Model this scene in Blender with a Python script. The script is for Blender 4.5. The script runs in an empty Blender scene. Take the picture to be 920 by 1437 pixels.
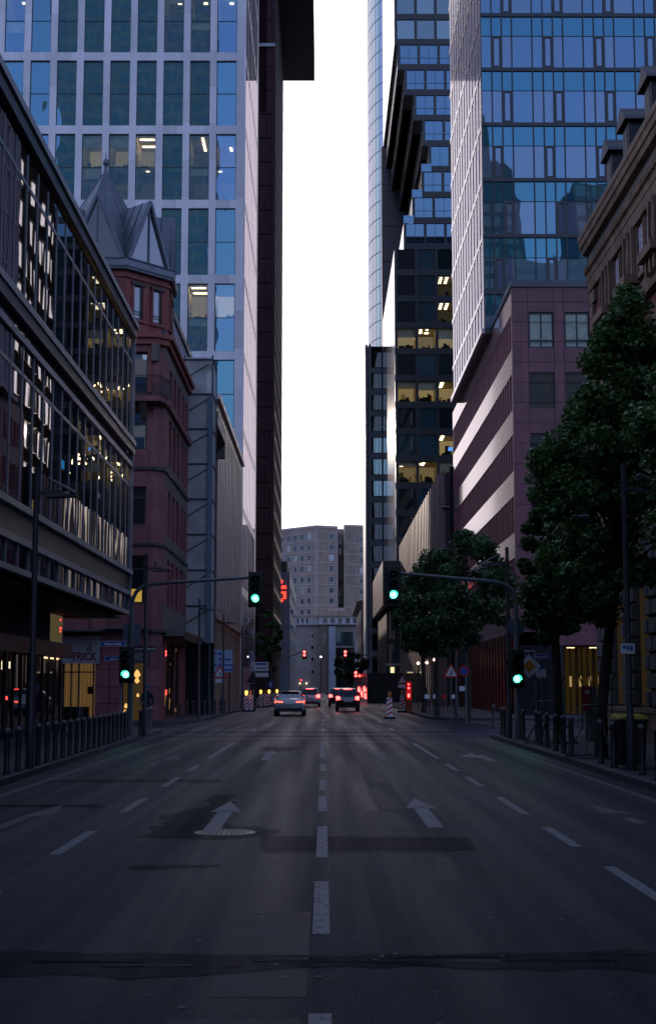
import bpy, bmesh, math, random
from mathutils import Vector
random.seed(7)
R = math.radians
EXPO = 1.65
scene = bpy.context.scene
COL = scene.collection

# ------------------------------------------------------------------ materials
def nt_new(name):
    m = bpy.data.materials.new(name); m.use_nodes = True
    nt = m.node_tree; nt.nodes.clear()
    out = nt.nodes.new('ShaderNodeOutputMaterial')
    return m, nt, out

def world_pos(nt, scale=(1, 1, 1), rand=False):
    g = nt.nodes.new('ShaderNodeNewGeometry')
    mp = nt.nodes.new('ShaderNodeMapping'); mp.inputs['Scale'].default_value = scale
    nt.links.new(g.outputs['Position'], mp.inputs['Vector'])
    if rand:
        oi = nt.nodes.new('ShaderNodeObjectInfo')
        mu = nt.nodes.new('ShaderNodeMath'); mu.operation = 'MULTIPLY'; mu.inputs[1].default_value = 97.0
        nt.links.new(oi.outputs['Random'], mu.inputs[0])
        cb = nt.nodes.new('ShaderNodeCombineXYZ')
        for i in range(3): nt.links.new(mu.outputs[0], cb.inputs[i])
        ad = nt.nodes.new('ShaderNodeVectorMath'); ad.operation = 'ADD'
        nt.links.new(mp.outputs[0], ad.inputs[0]); nt.links.new(cb.outputs[0], ad.inputs[1])
        return ad.outputs[0]
    return mp.outputs[0]

def noise(nt, vec, scale, detail=4, rough=.55):
    n = nt.nodes.new('ShaderNodeTexNoise')
    n.inputs['Scale'].default_value = scale; n.inputs['Detail'].default_value = detail
    n.inputs['Roughness'].default_value = rough
    nt.links.new(vec, n.inputs['Vector']); return n.outputs['Fac']

def ramp(nt, fac, p0, c0, p1, c1):
    r = nt.nodes.new('ShaderNodeValToRGB')
    r.color_ramp.elements[0].position = p0; r.color_ramp.elements[0].color = (*c0, 1)
    r.color_ramp.elements[1].position = p1; r.color_ramp.elements[1].color = (*c1, 1)
    nt.links.new(fac, r.inputs[0]); return r.outputs[0]

def mat(name, col, rough=.6, spec=.5, metal=0., var=.18, vs=1.5, bump=0., bs=8., coat=0., stretch=(1, 1, 1), rvar=0., streak=0., panel=None):
    m, nt, out = nt_new(name)
    p = nt.nodes.new('ShaderNodeBsdfPrincipled')
    p.inputs['Roughness'].default_value = rough; p.inputs['Metallic'].default_value = metal
    p.inputs['Specular IOR Level'].default_value = spec
    p.inputs['Coat Weight'].default_value = coat; p.inputs['Coat Roughness'].default_value = .05
    v = world_pos(nt, stretch)
    f = noise(nt, v, vs, 6, .65)
    c = ramp(nt, f, .3, [x * (1 - var) for x in col], .7, [min(1, x * (1 + var)) for x in col])
    def mulc(x, y):
        n = nt.nodes.new('ShaderNodeMix'); n.data_type = 'RGBA'; n.blend_type = 'MULTIPLY'; n.inputs[0].default_value = 1; n.clamp_result = False
        nt.links.new(x, n.inputs[6]); nt.links.new(y, n.inputs[7]); return n.outputs[2]
    if streak:      # rain and soot runs
        fs_ = noise(nt, world_pos(nt, (1.6, 1.6, .07)), 1.3, 5, .6)
        c = mulc(c, ramp(nt, fs_, .34, (1 - streak,) * 3, .62, (1 + streak * .35,) * 3))
    if panel:       # each cladding slab has its own tone
        sn = nt.nodes.new('ShaderNodeVectorMath'); sn.operation = 'SNAP'; sn.inputs[1].default_value = panel
        nt.links.new(world_pos(nt), sn.inputs[0]); wn = nt.nodes.new('ShaderNodeTexWhiteNoise'); nt.links.new(sn.outputs[0], wn.inputs['Vector'])
        c = mulc(c, ramp(nt, wn.outputs['Value'], 0, (.86,) * 3, 1, (1.12,) * 3))
    nt.links.new(c, p.inputs['Base Color'])
    if rvar:
        mr = nt.nodes.new('ShaderNodeMapRange')
        mr.inputs['From Min'].default_value = .3; mr.inputs['From Max'].default_value = .7
        mr.inputs['To Min'].default_value = rough - rvar; mr.inputs['To Max'].default_value = rough + rvar
        f3 = noise(nt, v, vs * 2.3, 4); nt.links.new(f3, mr.inputs['Value']); nt.links.new(mr.outputs[0], p.inputs['Roughness'])
    if bump:
        b = nt.nodes.new('ShaderNodeBump'); b.inputs['Strength'].default_value = bump; b.inputs['Distance'].default_value = .02
        f2 = noise(nt, v, bs, 5); nt.links.new(f2, b.inputs['Height']); nt.links.new(b.outputs[0], p.inputs['Normal'])
    nt.links.new(p.outputs[0], out.inputs[0])
    return m

def emit(name, col, s):
    m, nt, out = nt_new(name)
    e = nt.nodes.new('ShaderNodeEmission'); e.inputs[0].default_value = (*col, 1); e.inputs[1].default_value = s / 2 ** EXPO   # lamps are set for the exposure of the picture
    nt.links.new(e.outputs[0], out.inputs[0]); return m

def glass(name, base, tint=(1, 1, 1), ior=2.2, rough=.01, wav=.0, ws=.5, trans=0., tcol=(.6, .6, .6), minf=0., var=.25):
    """coated facade glass: mirror layer by Fresnel over a dark (or see-through) pane"""
    m, nt, out = nt_new(name)
    gl = nt.nodes.new('ShaderNodeBsdfGlossy'); gl.inputs['Color'].default_value = (*tint, 1); gl.inputs['Roughness'].default_value = rough
    if trans:
        df = nt.nodes.new('ShaderNodeBsdfTransparent'); df.inputs[0].default_value = (*tcol, 1)
    else:
        df = nt.nodes.new('ShaderNodeBsdfDiffuse')
        oi = nt.nodes.new('ShaderNodeObjectInfo')
        c = ramp(nt, oi.outputs['Random'], 0, [x * (1 - var) for x in base], 1, [x * (1 + var) for x in base])
        nt.links.new(c, df.inputs[0])
    fr = nt.nodes.new('ShaderNodeFresnel'); ge = nt.nodes.new('ShaderNodeNewGeometry'); mi = nt.nodes.new('ShaderNodeMapRange')
    mi.inputs['To Min'].default_value = ior; mi.inputs['To Max'].default_value = 1 / ior     # same mirror from either side of the pane
    nt.links.new(ge.outputs['Backfacing'], mi.inputs['Value']); nt.links.new(mi.outputs[0], fr.inputs['IOR'])
    mx = nt.nodes.new('ShaderNodeMixShader')
    mr = nt.nodes.new('ShaderNodeMapRange'); mr.inputs['To Min'].default_value = minf; mr.inputs['To Max'].default_value = 1
    nt.links.new(fr.outputs[0], mr.inputs['Value']); nt.links.new(mr.outputs[0], mx.inputs[0])
    if wav:
        v = world_pos(nt, (1, 1, .45), True)
        b = nt.nodes.new('ShaderNodeBump'); b.inputs['Strength'].default_value = wav; b.inputs['Distance'].default_value = .05
        f = noise(nt, v, ws, 1.5, .4); nt.links.new(f, b.inputs['Height'])
        nt.links.new(b.outputs[0], gl.inputs['Normal'])
    nt.links.new(df.outputs[0], mx.inputs[1]); nt.links.new(gl.outputs[0], mx.inputs[2])
    nt.links.new(mx.outputs[0], out.inputs[0]); return m

# ------------------------------------------------------------------ mesh builder
WL = {}   # world location of every empty / mesh used as a parent
class Fr:
    """facade frame: u along the wall, d into the wall, v up"""
    def __init__(s, o, U, I): s.o = Vector(o); s.U = Vector(U); s.I = Vector(I)
    def p(s, u, d, v): return s.o + s.U * u + s.I * d + Vector((0, 0, v))
def FS(y): return Fr((0, y, 0), (1, 0, 0), (0, 1, 0))        # faces -Y, u = world x
def FL(x): return Fr((x, 0, 0), (0, 1, 0), (-1, 0, 0))       # faces +X, u = world y
def FRt(x): return Fr((x, 0, 0), (0, 1, 0), (1, 0, 0))       # faces -X, u = world y
ID = Fr((0, 0, 0), (1, 0, 0), (0, 1, 0))

class MB:
    def __init__(s): s.v = []; s.f = []; s.mi = []; s.mats = []
    def k(s, m):
        if m not in s.mats: s.mats.append(m)
        return s.mats.index(m)
    def face(s, pts, m):
        i = len(s.v); s.v += [tuple(p) for p in pts]; s.f.append(tuple(range(i, i + len(pts)))); s.mi.append(s.k(m))
    def hexa(s, P, m):
        i = len(s.v); s.v += [tuple(p) for p in P]; k = s.k(m)
        for q in ((0, 3, 2, 1), (4, 5, 6, 7), (0, 1, 5, 4), (1, 2, 6, 5), (2, 3, 7, 6), (3, 0, 4, 7)):
            s.f.append(tuple(i + a for a in q)); s.mi.append(k)
    def box(s, u0, u1, d0, d1, v0, v1, m, fr=ID):
        s.hexa([fr.p(u0, d0, v0), fr.p(u1, d0, v0), fr.p(u1, d1, v0), fr.p(u0, d1, v0),
                fr.p(u0, d0, v1), fr.p(u1, d0, v1), fr.p(u1, d1, v1), fr.p(u0, d1, v1)], m)
    def prism(s, poly, z0, z1, m, top=None):
        """vertical prism over a ground polygon [(x,y)]"""
        n = len(poly); i = len(s.v); k = s.k(m)
        s.v += [(x, y, z0) for x, y in poly] + [(x, y, z1) for x, y in poly]
        for a in range(n):
            b = (a + 1) % n; s.f.append((i + a, i + b, i + n + b, i + n + a)); s.mi.append(k)
        s.f.append(tuple(i + n + a for a in range(n))); s.mi.append(s.k(top) if top else k)
        s.f.append(tuple(i + a for a in reversed(range(n)))); s.mi.append(k)
    def extr(s, poly, d0, d1, m, fr=ID):
        """polygon [(u,v)] in a facade frame, extruded in d"""
        n = len(poly); i = len(s.v); k = s.k(m)
        s.v += [tuple(fr.p(u, d0, v)) for u, v in poly] + [tuple(fr.p(u, d1, v)) for u, v in poly]
        for a in range(n):
            b = (a + 1) % n; s.f.append((i + a, i + b, i + n + b, i + n + a)); s.mi.append(k)
        s.f.append(tuple(i + a for a in range(n))); s.mi.append(k)
        s.f.append(tuple(i + n + a for a in reversed(range(n)))); s.mi.append(k)
    def tube(s, pts, r, m, n=10, caps=True):
        pts = [Vector(p) for p in pts]
        if not isinstance(r, (list, tuple)): r = [r] * len(pts)
        i0 = len(s.v); k = s.k(m); prev = None
        for j, p in enumerate(pts):
            t = (pts[min(j + 1, len(pts) - 1)] - pts[max(j - 1, 0)]).normalized()
            if prev is None:
                a = Vector((1, 0, 0)) if abs(t.x) < .9 else Vector((0, 1, 0))
                a = (a - t * a.dot(t)).normalized()
            else:
                a = (prev - t * prev.dot(t)).normalized()
            prev = a; b = t.cross(a)
            for q in range(n):
                w = 2 * math.pi * q / n
                s.v.append(tuple(p + (a * math.cos(w) + b * math.sin(w)) * r[j]))
        for j in range(len(pts) - 1):
            for q in range(n):
                q2 = (q + 1) % n
                s.f.append((i0 + j * n + q, i0 + j * n + q2, i0 + (j + 1) * n + q2, i0 + (j + 1) * n + q)); s.mi.append(k)
        if caps:
            s.f.append(tuple(i0 + q for q in reversed(range(n)))); s.mi.append(k)
            e = i0 + (len(pts) - 1) * n; s.f.append(tuple(e + q for q in range(n))); s.mi.append(k)
    def lathe(s, c, prof, m, n=14, ax=2):
        """profile [(r, h)] revolved about z through c (ax=1: about y)"""
        i0 = len(s.v); k = s.k(m); c = Vector(c)
        for r, h in prof:
            for q in range(n):
                w = 2 * math.pi * q / n
                if ax == 2: s.v.append(tuple(c + Vector((r * math.cos(w), r * math.sin(w), h))))
                elif ax == 1: s.v.append(tuple(c + Vector((r * math.cos(w), h, r * math.sin(w)))))
                else: s.v.append(tuple(c + Vector((h, r * math.cos(w), r * math.sin(w)))))
        for j in range(len(prof) - 1):
            for q in range(n):
                q2 = (q + 1) % n
                s.f.append((i0 + j * n + q, i0 + j * n + q2, i0 + (j + 1) * n + q2, i0 + (j + 1) * n + q)); s.mi.append(k)
        s.f.append(tuple(i0 + q for q in reversed(range(n)))); s.mi.append(k)
        e = i0 + (len(prof) - 1) * n; s.f.append(tuple(e + q for q in range(n))); s.mi.append(k)
    def add(s, o, off=(0, 0, 0)):
        i = len(s.v); s.v += [(x + off[0], y + off[1], z + off[2]) for x, y, z in o.v]
        km = [s.k(m) for m in o.mats]
        for f, a in zip(o.f, o.mi): s.f.append(tuple(i + q for q in f)); s.mi.append(km[a])
    def mesh(s, name, org=Vector((0, 0, 0)), smooth=False, fix=True):
        me = bpy.data.meshes.new(name)
        me.from_pydata([(x - org[0], y - org[1], z - org[2]) for x, y, z in s.v], [], s.f)
        for m in s.mats: me.materials.append(m)
        me.polygons.foreach_set('material_index', s.mi)
        if fix:
            bm = bmesh.new(); bm.from_mesh(me)
            bmesh.ops.recalc_face_normals(bm, faces=bm.faces); bm.to_mesh(me); bm.free()
        if smooth:
            me.polygons.foreach_set('use_smooth', [True] * len(me.polygons))
            try: me.set_sharp_from_angle(angle=R(38))
            except Exception: pass
        me.update(); return me
    def build(s, name, parent=None, org=None, smooth=False, bevel=0., fix=True):
        """link as ONE object; vertices are in world coordinates"""
        pw = WL[parent] if parent else Vector((0, 0, 0))
        org = Vector(org) if org is not None else pw
        o = bpy.data.objects.new(name, s.mesh(name, org, smooth, fix)); COL.objects.link(o)
        o.location = org - pw
        if parent: o.parent = parent
        WL[o] = org
        if bevel:
            b = o.modifiers.new('bevel', 'BEVEL'); b.width = bevel; b.segments = 2; b.limit_method = 'ANGLE'; b.angle_limit = R(40)
        return o

def tag(o, label=None, cat=None, group=None, kind=None):
    if label: o['label'] = label
    if cat: o['category'] = cat
    if group: o['group'] = group
    if kind: o['kind'] = kind
    return o
def thing(name, label, cat, loc, group=None):
    o = bpy.data.objects.new(name, None); COL.objects.link(o)
    o.location = loc; o.empty_display_size = .3; WL[o] = Vector(loc)
    return tag(o, label, cat, group)
def dup(root, loc, rz=0., label=None, group=None, scale=1.):
    r = root.copy(); COL.objects.link(r); r.location = loc; r.rotation_euler = (0, 0, rz); r.scale = (scale,) * 3
    if label: r['label'] = label
    if group: r['group'] = group
    WL[r] = Vector(loc)
    def kids(a, b):
        for ch in list(a.children):
            c = ch.copy(); COL.objects.link(c); c.parent = b; kids(ch, c)
    kids(root, r); return r

def grid(mb, fr, U0, U1, V0, V1, us, vs, th, m, mp=None):
    """wall of thickness th with openings us x vs"""
    mp = mp or m
    e = V0
    for a, b in vs:
        if a - e > 1e-3: mb.box(U0, U1, 0, th, e, a, m, fr)
        e = b
    if V1 - e > 1e-3: mb.box(U0, U1, 0, th, e, V1, m, fr)
    for a, b in vs:
        x = U0
        for p, q in us:
            if p - x > 1e-3: mb.box(x, p, 0, th, a, b, mp, fr)
            x = q
        if U1 - x > 1e-3: mb.box(x, U1, 0, th, a, b, mp, fr)

class WinSet:
    """windows of one building: the first 100 placed are parts of their own (frame > pane), the rest one merged part"""
    cache = {}
    def __init__(s, parent, limit=100): s.parent = parent; s.n = 0; s.limit = limit; s.rest = None
    def put(s, fr, u0, u1, v0, v1, d, fm, gm, fw=.06, bars=(), hbars=(), fd=.08, name='window', curtain=None):
        w = u1 - u0; h = v1 - v0
        f0 = Fr((0, 0, 0), fr.U, fr.I)
        key = (round(w, 3), round(h, 3), tuple(fr.U), tuple(fr.I), fm.name, gm.name, fw, tuple(bars), tuple(hbars), fd)
        if key not in WinSet.cache:
            a = MB()
            a.box(0, w, 0, fd, 0, fw, fm, f0); a.box(0, w, 0, fd, h - fw, h, fm, f0)
            a.box(0, fw, 0, fd, fw, h - fw, fm, f0); a.box(w - fw, w, 0, fd, fw, h - fw, fm, f0)
            for b in bars: a.box(b * w - fw / 2, b * w + fw / 2, .004, fd, fw, h - fw, fm, f0)
            for b in hbars: a.box(fw, w - fw, .007, fd, b * h - fw / 2, b * h + fw / 2, fm, f0)
            g = MB(); g.face([f0.p(fw, fd * .7, fw), f0.p(w - fw, fd * .7, fw), f0.p(w - fw, fd * .7, h - fw), f0.p(fw, fd * .7, h - fw)], gm)
            WinSet.cache[key] = (a, g, a.mesh(name), g.mesh('pane'))
        a, g, am, gme = WinSet.cache[key]
        loc = fr.p(u0, d, v0)
        if s.n < s.limit:
            o = bpy.data.objects.new(name, am); COL.objects.link(o); o.parent = s.parent; o.location = loc - WL[s.parent]
            p = bpy.data.objects.new('pane', gme); COL.objects.link(p); p.parent = o
            WL[o] = loc
        else:
            if s.rest is None: s.rest = MB()
            s.rest.add(a, loc); s.rest.add(g, loc)
        s.n += 1
    def done(s, name='window_rows'):
        if s.rest: tag(s.rest.build(name, s.parent, fix=False), kind='stuff')

def text(body, size, fr, u, v, d, m, parent, name='lettering', bold=0., ext=.004, align='CENTER', sx=1.):
    c = bpy.data.curves.new(name, 'FONT'); c.body = body; c.size = size; c.extrude = ext; c.offset = bold
    c.align_x = align; c.align_y = 'CENTER'; c.materials.append(m); c.resolution_u = 3
    o = bpy.data.objects.new(name, c); COL.objects.link(o)
    loc = fr.p(u, d, v); o.parent = parent; o.location = loc - WL[parent]
    ang = math.atan2(fr.U.y, fr.U.x)
    bpy.context.view_layer.update()
    me = bpy.data.meshes.new_from_object(o.evaluated_get(bpy.context.evaluated_depsgraph_get()))
    q = bpy.data.objects.new(name, me); COL.objects.link(q); q.parent = parent; q.location = o.location
    q.rotation_euler = (R(90), 0, ang); q.scale = (sx, 1, 1)
    bpy.data.objects.remove(o, do_unlink=True); return q

# ------------------------------------------------------------------ camera (50 mm look, horizon low in the frame)
cam = bpy.data.cameras.new('camera'); camo = bpy.data.objects.new('camera', cam); COL.objects.link(camo)
cam.sensor_fit = 'VERTICAL'; cam.sensor_height = 36; cam.lens = 50
cam.clip_start = .1; cam.clip_end = 6000
camo.location = (0, 0, 1.7); camo.rotation_euler = (R(97.0), 0, R(-.158))
scene.camera = camo

# ------------------------------------------------------------------ light
SUN_EL, SUN_AZ = 10.0, -9.0          # degrees; azimuth from +Y, negative to the left
w = bpy.data.worlds.new('World'); scene.world = w; w.use_nodes = True
nt = w.node_tree; nt.nodes.clear()
wo = nt.nodes.new('ShaderNodeOutputWorld'); bg = nt.nodes.new('ShaderNodeBackground')
sky = nt.nodes.new('ShaderNodeTexSky'); sky.sky_type = 'NISHITA'; sky.sun_disc = False
sky.sun_elevation = R(SUN_EL); sky.sun_rotation = R(SUN_AZ)
sky.air_density = .6; sky.dust_density = 5.0; sky.ozone_density = 2.0
hs = nt.nodes.new('ShaderNodeHueSaturation'); hs.inputs['Saturation'].default_value = .50
nt.links.new(sky.outputs[0], hs.inputs['Color'])
def wmix(kind, src, c):
    n = nt.nodes.new('ShaderNodeMix'); n.data_type = 'RGBA'; n.blend_type = kind; n.inputs[0].default_value = 1; n.clamp_result = False
    n.inputs[7].default_value = (*c, 1); nt.links.new(src, n.inputs[6]); return n.outputs[2]
c_ = wmix('MULTIPLY', hs.outputs[0], (.78, .915, 1.32))
c_ = wmix('DARKEN', c_, tuple(q / .15 / 2 ** EXPO for q in (1.62, 1.45, 1.56)))     # caps the sky brightness, evening out the glow round the sun
nt.links.new(c_, bg.inputs[0])
bg.inputs[1].default_value = .15
nt.links.new(bg.outputs[0], wo.inputs[0])
sl = bpy.data.lights.new('sun', 'SUN'); sl.energy = .5; sl.angle = R(.5); sl.color = (1, .82, .68)
so = bpy.data.objects.new('sun', sl); COL.objects.link(so)
sd = Vector((math.sin(R(SUN_AZ)) * math.cos(R(SUN_EL)), math.cos(R(SUN_AZ)) * math.cos(R(SUN_EL)), math.sin(R(SUN_EL))))
so.rotation_euler = sd.to_track_quat('Z', 'Y').to_euler(); so.location = (0, 0, 200)
scene.view_settings.view_transform = 'Standard'; scene.view_settings.look = 'None'
scene.view_settings.exposure = EXPO; scene.view_settings.gamma = 1.0
scene.cycles.use_denoising = True
scene.cycles.max_bounces = 7; scene.cycles.transparent_max_bounces = 12
scene.cycles.sample_clamp_indirect = 4.0

# ------------------------------------------------------------------ palette
def asphalt(name, col, rough=.55, spec=.13):
    """mottled, streaked along the lanes, with coarse aggregate"""
    m, nt, out = nt_new(name); p = nt.nodes.new('ShaderNodeBsdfPrincipled')
    p.inputs['Specular IOR Level'].default_value = spec; p.inputs['Specular Tint'].default_value = (.70, .84, 1.0, 1)
    big = noise(nt, world_pos(nt, (1, .35, 1)), .55, 5, .6); lane = noise(nt, world_pos(nt, (1, .02, 1)), 1.7, 3); fine = noise(nt, world_pos(nt), 30, 8, .9)
    a = ramp(nt, big, .3, [x * .70 for x in col], .72, [x * 1.35 for x in col])
    l = ramp(nt, lane, .32, (.86, .86, .87), .68, (1.14, 1.14, 1.12)); g = ramp(nt, fine, .36, (.40, .40, .40), .66, (1.75, 1.75, 1.75))
    def mul(x, y):
        n = nt.nodes.new('ShaderNodeMix'); n.data_type = 'RGBA'; n.blend_type = 'MULTIPLY'; n.inputs[0].default_value = 1; n.clamp_result = False
        nt.links.new(x, n.inputs[6]); nt.links.new(y, n.inputs[7]); return n.outputs[2]
    vo = nt.nodes.new('ShaderNodeTexVoronoi'); vo.feature = 'DISTANCE_TO_EDGE'; vo.inputs['Scale'].default_value = .33
    wv = nt.nodes.new('ShaderNodeVectorMath'); wv.operation = 'ADD'; nz = nt.nodes.new('ShaderNodeTexNoise'); nz.inputs['Scale'].default_value = .9; nz.inputs['Detail'].default_value = 5
    pos = world_pos(nt); nt.links.new(pos, nz.inputs['Vector']); nt.links.new(pos, wv.inputs[0]); nt.links.new(nz.outputs['Color'], wv.inputs[1]); nt.links.new(wv.outputs[0], vo.inputs['Vector'])
    ck = ramp(nt, vo.outputs['Distance'], .0, (.45, .45, .45), .007, (1, 1, 1))
    nt.links.new(mul(mul(mul(a, l), g), ck), p.inputs['Base Color'])
    gr = nt.nodes.new('ShaderNodeMapRange'); gr.inputs['From Min'].default_value = .38; gr.inputs['From Max'].default_value = .64; gr.inputs['To Min'].default_value = spec * .15; gr.inputs['To Max'].default_value = spec * 2.1
    nt.links.new(fine, gr.inputs['Value']); nt.links.new(gr.outputs[0], p.inputs['Specular IOR Level'])
    rr = nt.nodes.new('ShaderNodeMapRange'); rr.inputs['From Min'].default_value = .3; rr.inputs['From Max'].default_value = .7; rr.inputs['To Min'].default_value = rough + .14; rr.inputs['To Max'].default_value = rough - .12
    nt.links.new(lane, rr.inputs['Value']); nt.links.new(rr.outputs[0], p.inputs['Roughness'])
    b = nt.nodes.new('ShaderNodeBump'); b.inputs['Strength'].default_value = .8; b.inputs['Distance'].default_value = .012; nt.links.new(fine, b.inputs['Height']); nt.links.new(b.outputs[0], p.inputs['Normal'])
    nt.links.new(p.outputs[0], out.inputs[0]); return m
ASPH = asphalt('asphalt', (.0115, .0178, .0345))
TAR = asphalt('tar_patch', (.0052, .0080, .0155), .6, .07)
def worn(name, col, lo, hi):
    """paint worn through to the asphalt"""
    m, nt, out = nt_new(name); p = nt.nodes.new('ShaderNodeBsdfPrincipled'); p.inputs['Roughness'].default_value = .65; p.inputs['Specular IOR Level'].default_value = .3
    f = noise(nt, world_pos(nt), 11, 7, .75); c = ramp(nt, f, lo, (.02, .0215, .028), hi, col); nt.links.new(c, p.inputs['Base Color']); nt.links.new(p.outputs[0], out.inputs[0]); return m
PALEASPH = mat('worn_asphalt', (.016, .0215, .036), .58, .12, var=.45, vs=2.2, bump=.4, bs=60)
PAINT = worn('road_paint', (.17, .18, .21), .36, .50)
PAINTW = worn('worn_road_paint', (.12, .125, .15), .40, .60)
PAVE = mat('paving_stone', (.042, .045, .056), .75, .25, var=.3, vs=2.5, bump=.3, bs=14)
KERB = mat('kerb_stone', (.06, .063, .075), .75, .25, var=.3, vs=3)
GROUND = mat('city_ground', (.08, .08, .085), .85, .2)
BLACKM = mat('black_metal', (.018, .018, .022), .45, .5, var=.2)
POLEM = mat('grey_pole_metal', (.10, .11, .12), .45, .5, var=.2, vs=4)
DARKPOLE = mat('dark_pole_metal', (.035, .036, .042), .5, .5, var=.2, vs=4)
DARKCORE = mat('dark_interior', (.012, .013, .016), .8, .2)
ALU = mat('aluminium_frame', (.30, .31, .34), .4, .5, metal=.3, var=.15)
WHITES = mat('white_sign', (.72, .74, .78), .5, .4, var=.06)
REDS = mat('red_sign', (.55, .02, .03), .45, .5, var=.08)
BLUES = mat('blue_sign', (.02, .07, .35), .45, .5, var=.08)
GREENL = emit('green_signal', (.04, 1.0, .54), 18.0)
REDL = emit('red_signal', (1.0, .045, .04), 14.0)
REDLS = emit('red_reflection_soft', (1.0, .05, .05), 3.0)
AMBER = emit('amber_beacon', (1.0, .42, .06), 5.0)
WARM = emit('warm_lamp', (1.0, .74, .42), 5.0)
WARMSOFT = emit('warm_lit_wall', (1.0, .66, .26), .30)
WHITEL = emit('office_light', (1.0, .88, .62), 4.0)
# ------------------------------------------------------------------ ground, road, pavements
def sheet(name, polys, z, m, kind='structure', th=0.):
    b = MB()
    for p in polys:
        if th: b.prism(p, z - th, z, m)
        else: b.face([(x, y, z) for x, y in p], m)
    o = b.build(name, fix=True); tag(o, kind=kind); return o

sheet('ground', [[(-900, -400), (900, -400), (900, 2500), (-900, 2500)]], -.06, GROUND)
sheet('road', [[(-6.4, -90), (6.6, -90), (6.6, 52), (6.6, 72), (6.6, 400), (-6.4, 400), (-6.4, 66), (-6.4, 56)],
               [(-70, 56), (-6.4, 56), (-6.4, 66), (-70, 66)], [(6.6, 52), (90, 52), (90, 72), (6.6, 72)],
               [(-160, 400), (160, 400), (160, 412), (-160, 412)]], 0, ASPH)

def arc(cx, cy, r, a0, a1, n=8):
    return [(cx + r * math.cos(R(a0 + (a1 - a0) * i / n)), cy + r * math.sin(R(a0 + (a1 - a0) * i / n))) for i in range(n + 1)]

def offset_poly_kerb(line, w, side):
    """strip of width w to one side of a polyline"""
    out = []
    for i, p in enumerate(line):
        a = Vector(line[max(i - 1, 0)]); b = Vector(line[min(i + 1, len(line) - 1)])
        t = (b - a).normalized(); n = Vector((-t.y, t.x)) * side
        out.append((p[0] + n.x * w, p[1] + n.y * w))
    return out

def pavement(name, edge, back, side):
    """edge: kerb polyline along the road; back: closing points"""
    inner = offset_poly_kerb(edge, .16, side)
    b = MB(); b.prism(inner + back, -.05, .12, PAVE)
    tag(b.build(name), kind='structure')
    k = MB()
    for i in range(len(edge) - 1):
        p, q, r_, s_ = edge[i], edge[i + 1], inner[i + 1], inner[i]
        k.hexa([(*p, -.05), (*q, -.05), (*r_, -.05), (*s_, -.05), (*p, .125), (*q, .125), (*r_, .125), (*s_, .125)], KERB)
    tag(k.build('kerb'), kind='structure')

eL = [(-5.45, -90), (-5.45, 10), (-5.5, 25), (-5.7, 35), (-5.95, 46)] + arc(-8.6, 53.4, 2.6, 0, 90) + [(-70, 56)]
pavement('pavement', eL, [(-70, -90)], 1)
eL2 = [(-70, 66), (-9, 66)] + arc(-8.6, 68.6, 2.6, -90, 0) + [(-5.9, 85), (-5.6, 110), (-5.9, 150), (-6.2, 220), (-6.2, 398), (-70, 398)]
pavement('pavement', eL2, [], 1)
eR = [(90, 52)] + [(10.4, 52)] + arc(9.8, 47.6, 4.3, 90, 180)[1:] + [(5.45, 40), (5.36, 24), (5.36, 10), (5.36, -90)]
pavement('pavement', eR, [(90, -90)], 1)
eR2 = [(6.2, 398), (6.2, 160), (5.6, 110), (5.5, 82)] + arc(9.6, 76.1, 4.1, 180, 270)[1:] + [(90, 72)]
pavement('pavement', eR2, [(90, 398)], 1)

# markings -----------------------------------------------------------
def quads(name, qs, m, z=.004):
    b = MB()
    for q in qs: b.face([(x, y, z) for x, y in q], m)
    tag(b.build(name), kind='structure')
def dash(x, y0, y1, w=.12): return [(x - w / 2, y0), (x + w / 2, y0), (x + w / 2, y1), (x - w / 2, y1)]
ctr = [(10.1, 12.8), (14.55, 17.75), (19.85, 22.65), (23.75, 26.6), (29.2, 31.7), (34.6, 45.2), (55, 58), (64, 66), (5.2, 7.7), (72, 75), (82, 85), (92, 95), (102, 105), (112, 115)]
quads('road_marking', [dash(-.02 if a < 30 else -.04, a, b) for a, b in ctr], PAINT)
quads('road_marking', [dash(-2.74, a, b) for a, b in ((9.7, 12.2), (14.8, 17.2), (19.75, 22.2), (24.75, 27.25), (29.1, 31.4), (34.2, 43.6), (55, 57.5), (78, 81), (88, 91))], PAINT)
quads('road_marking', [dash(2.70, a, b) for a, b in ((4.6, 7.2), (11.0, 13.8), (15.5, 17.65), (19.4, 22.4), (24.75, 27.4), (29.3, 32), (34.2, 43.6), (56, 59), (68, 72), (78, 81), (88, 92), (98, 102))], PAINT)
quads('road_marking', [[(-5.2, 47.6), (-.1, 47.6), (-.1, 47.95), (-5.2, 47.95)], [(.2, 44.6), (2.3, 44.6), (2.3, 44.9), (.2, 44.9)], [(3.0, 44.2), (4.9, 44.2), (4.9, 44.5), (3.0, 44.5)],
                       [(-5.8, 51.2), (5.8, 51.2), (5.8, 51.35), (-5.8, 51.35)], [(.3, 61), (1.7, 61), (1.7, 61.5), (.3, 61.5)]], PAINTW)
quads('road_marking', [dash(-5.05, -20, 42, .14), dash(4.95, -20, 38, .14)], PAINTW, .0035)
def arrow(x, y, L=4.4, k=0, m=PAINT):
    """straight arrow (k = lean of the shaft), head at the far end"""
    pts = [(-.10, 0), (.10, 0), (.10, L * .62), (.21, L * .60), (k, L), (-.21, L * .60), (-.10, L * .62)]
    return [[(x + a + k * min(b / L, 1) * .2, y + b) for a, b in pts[:3] + [pts[6]]], [(x + a, y + b) for a, b in pts[3:6]]]
quads('road_arrow', arrow(-1.34, 17.0, 4.6, -.05), PAINT)
quads('road_arrow', arrow(1.36, 17.6, 4.6, .02), PAINT)
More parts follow.
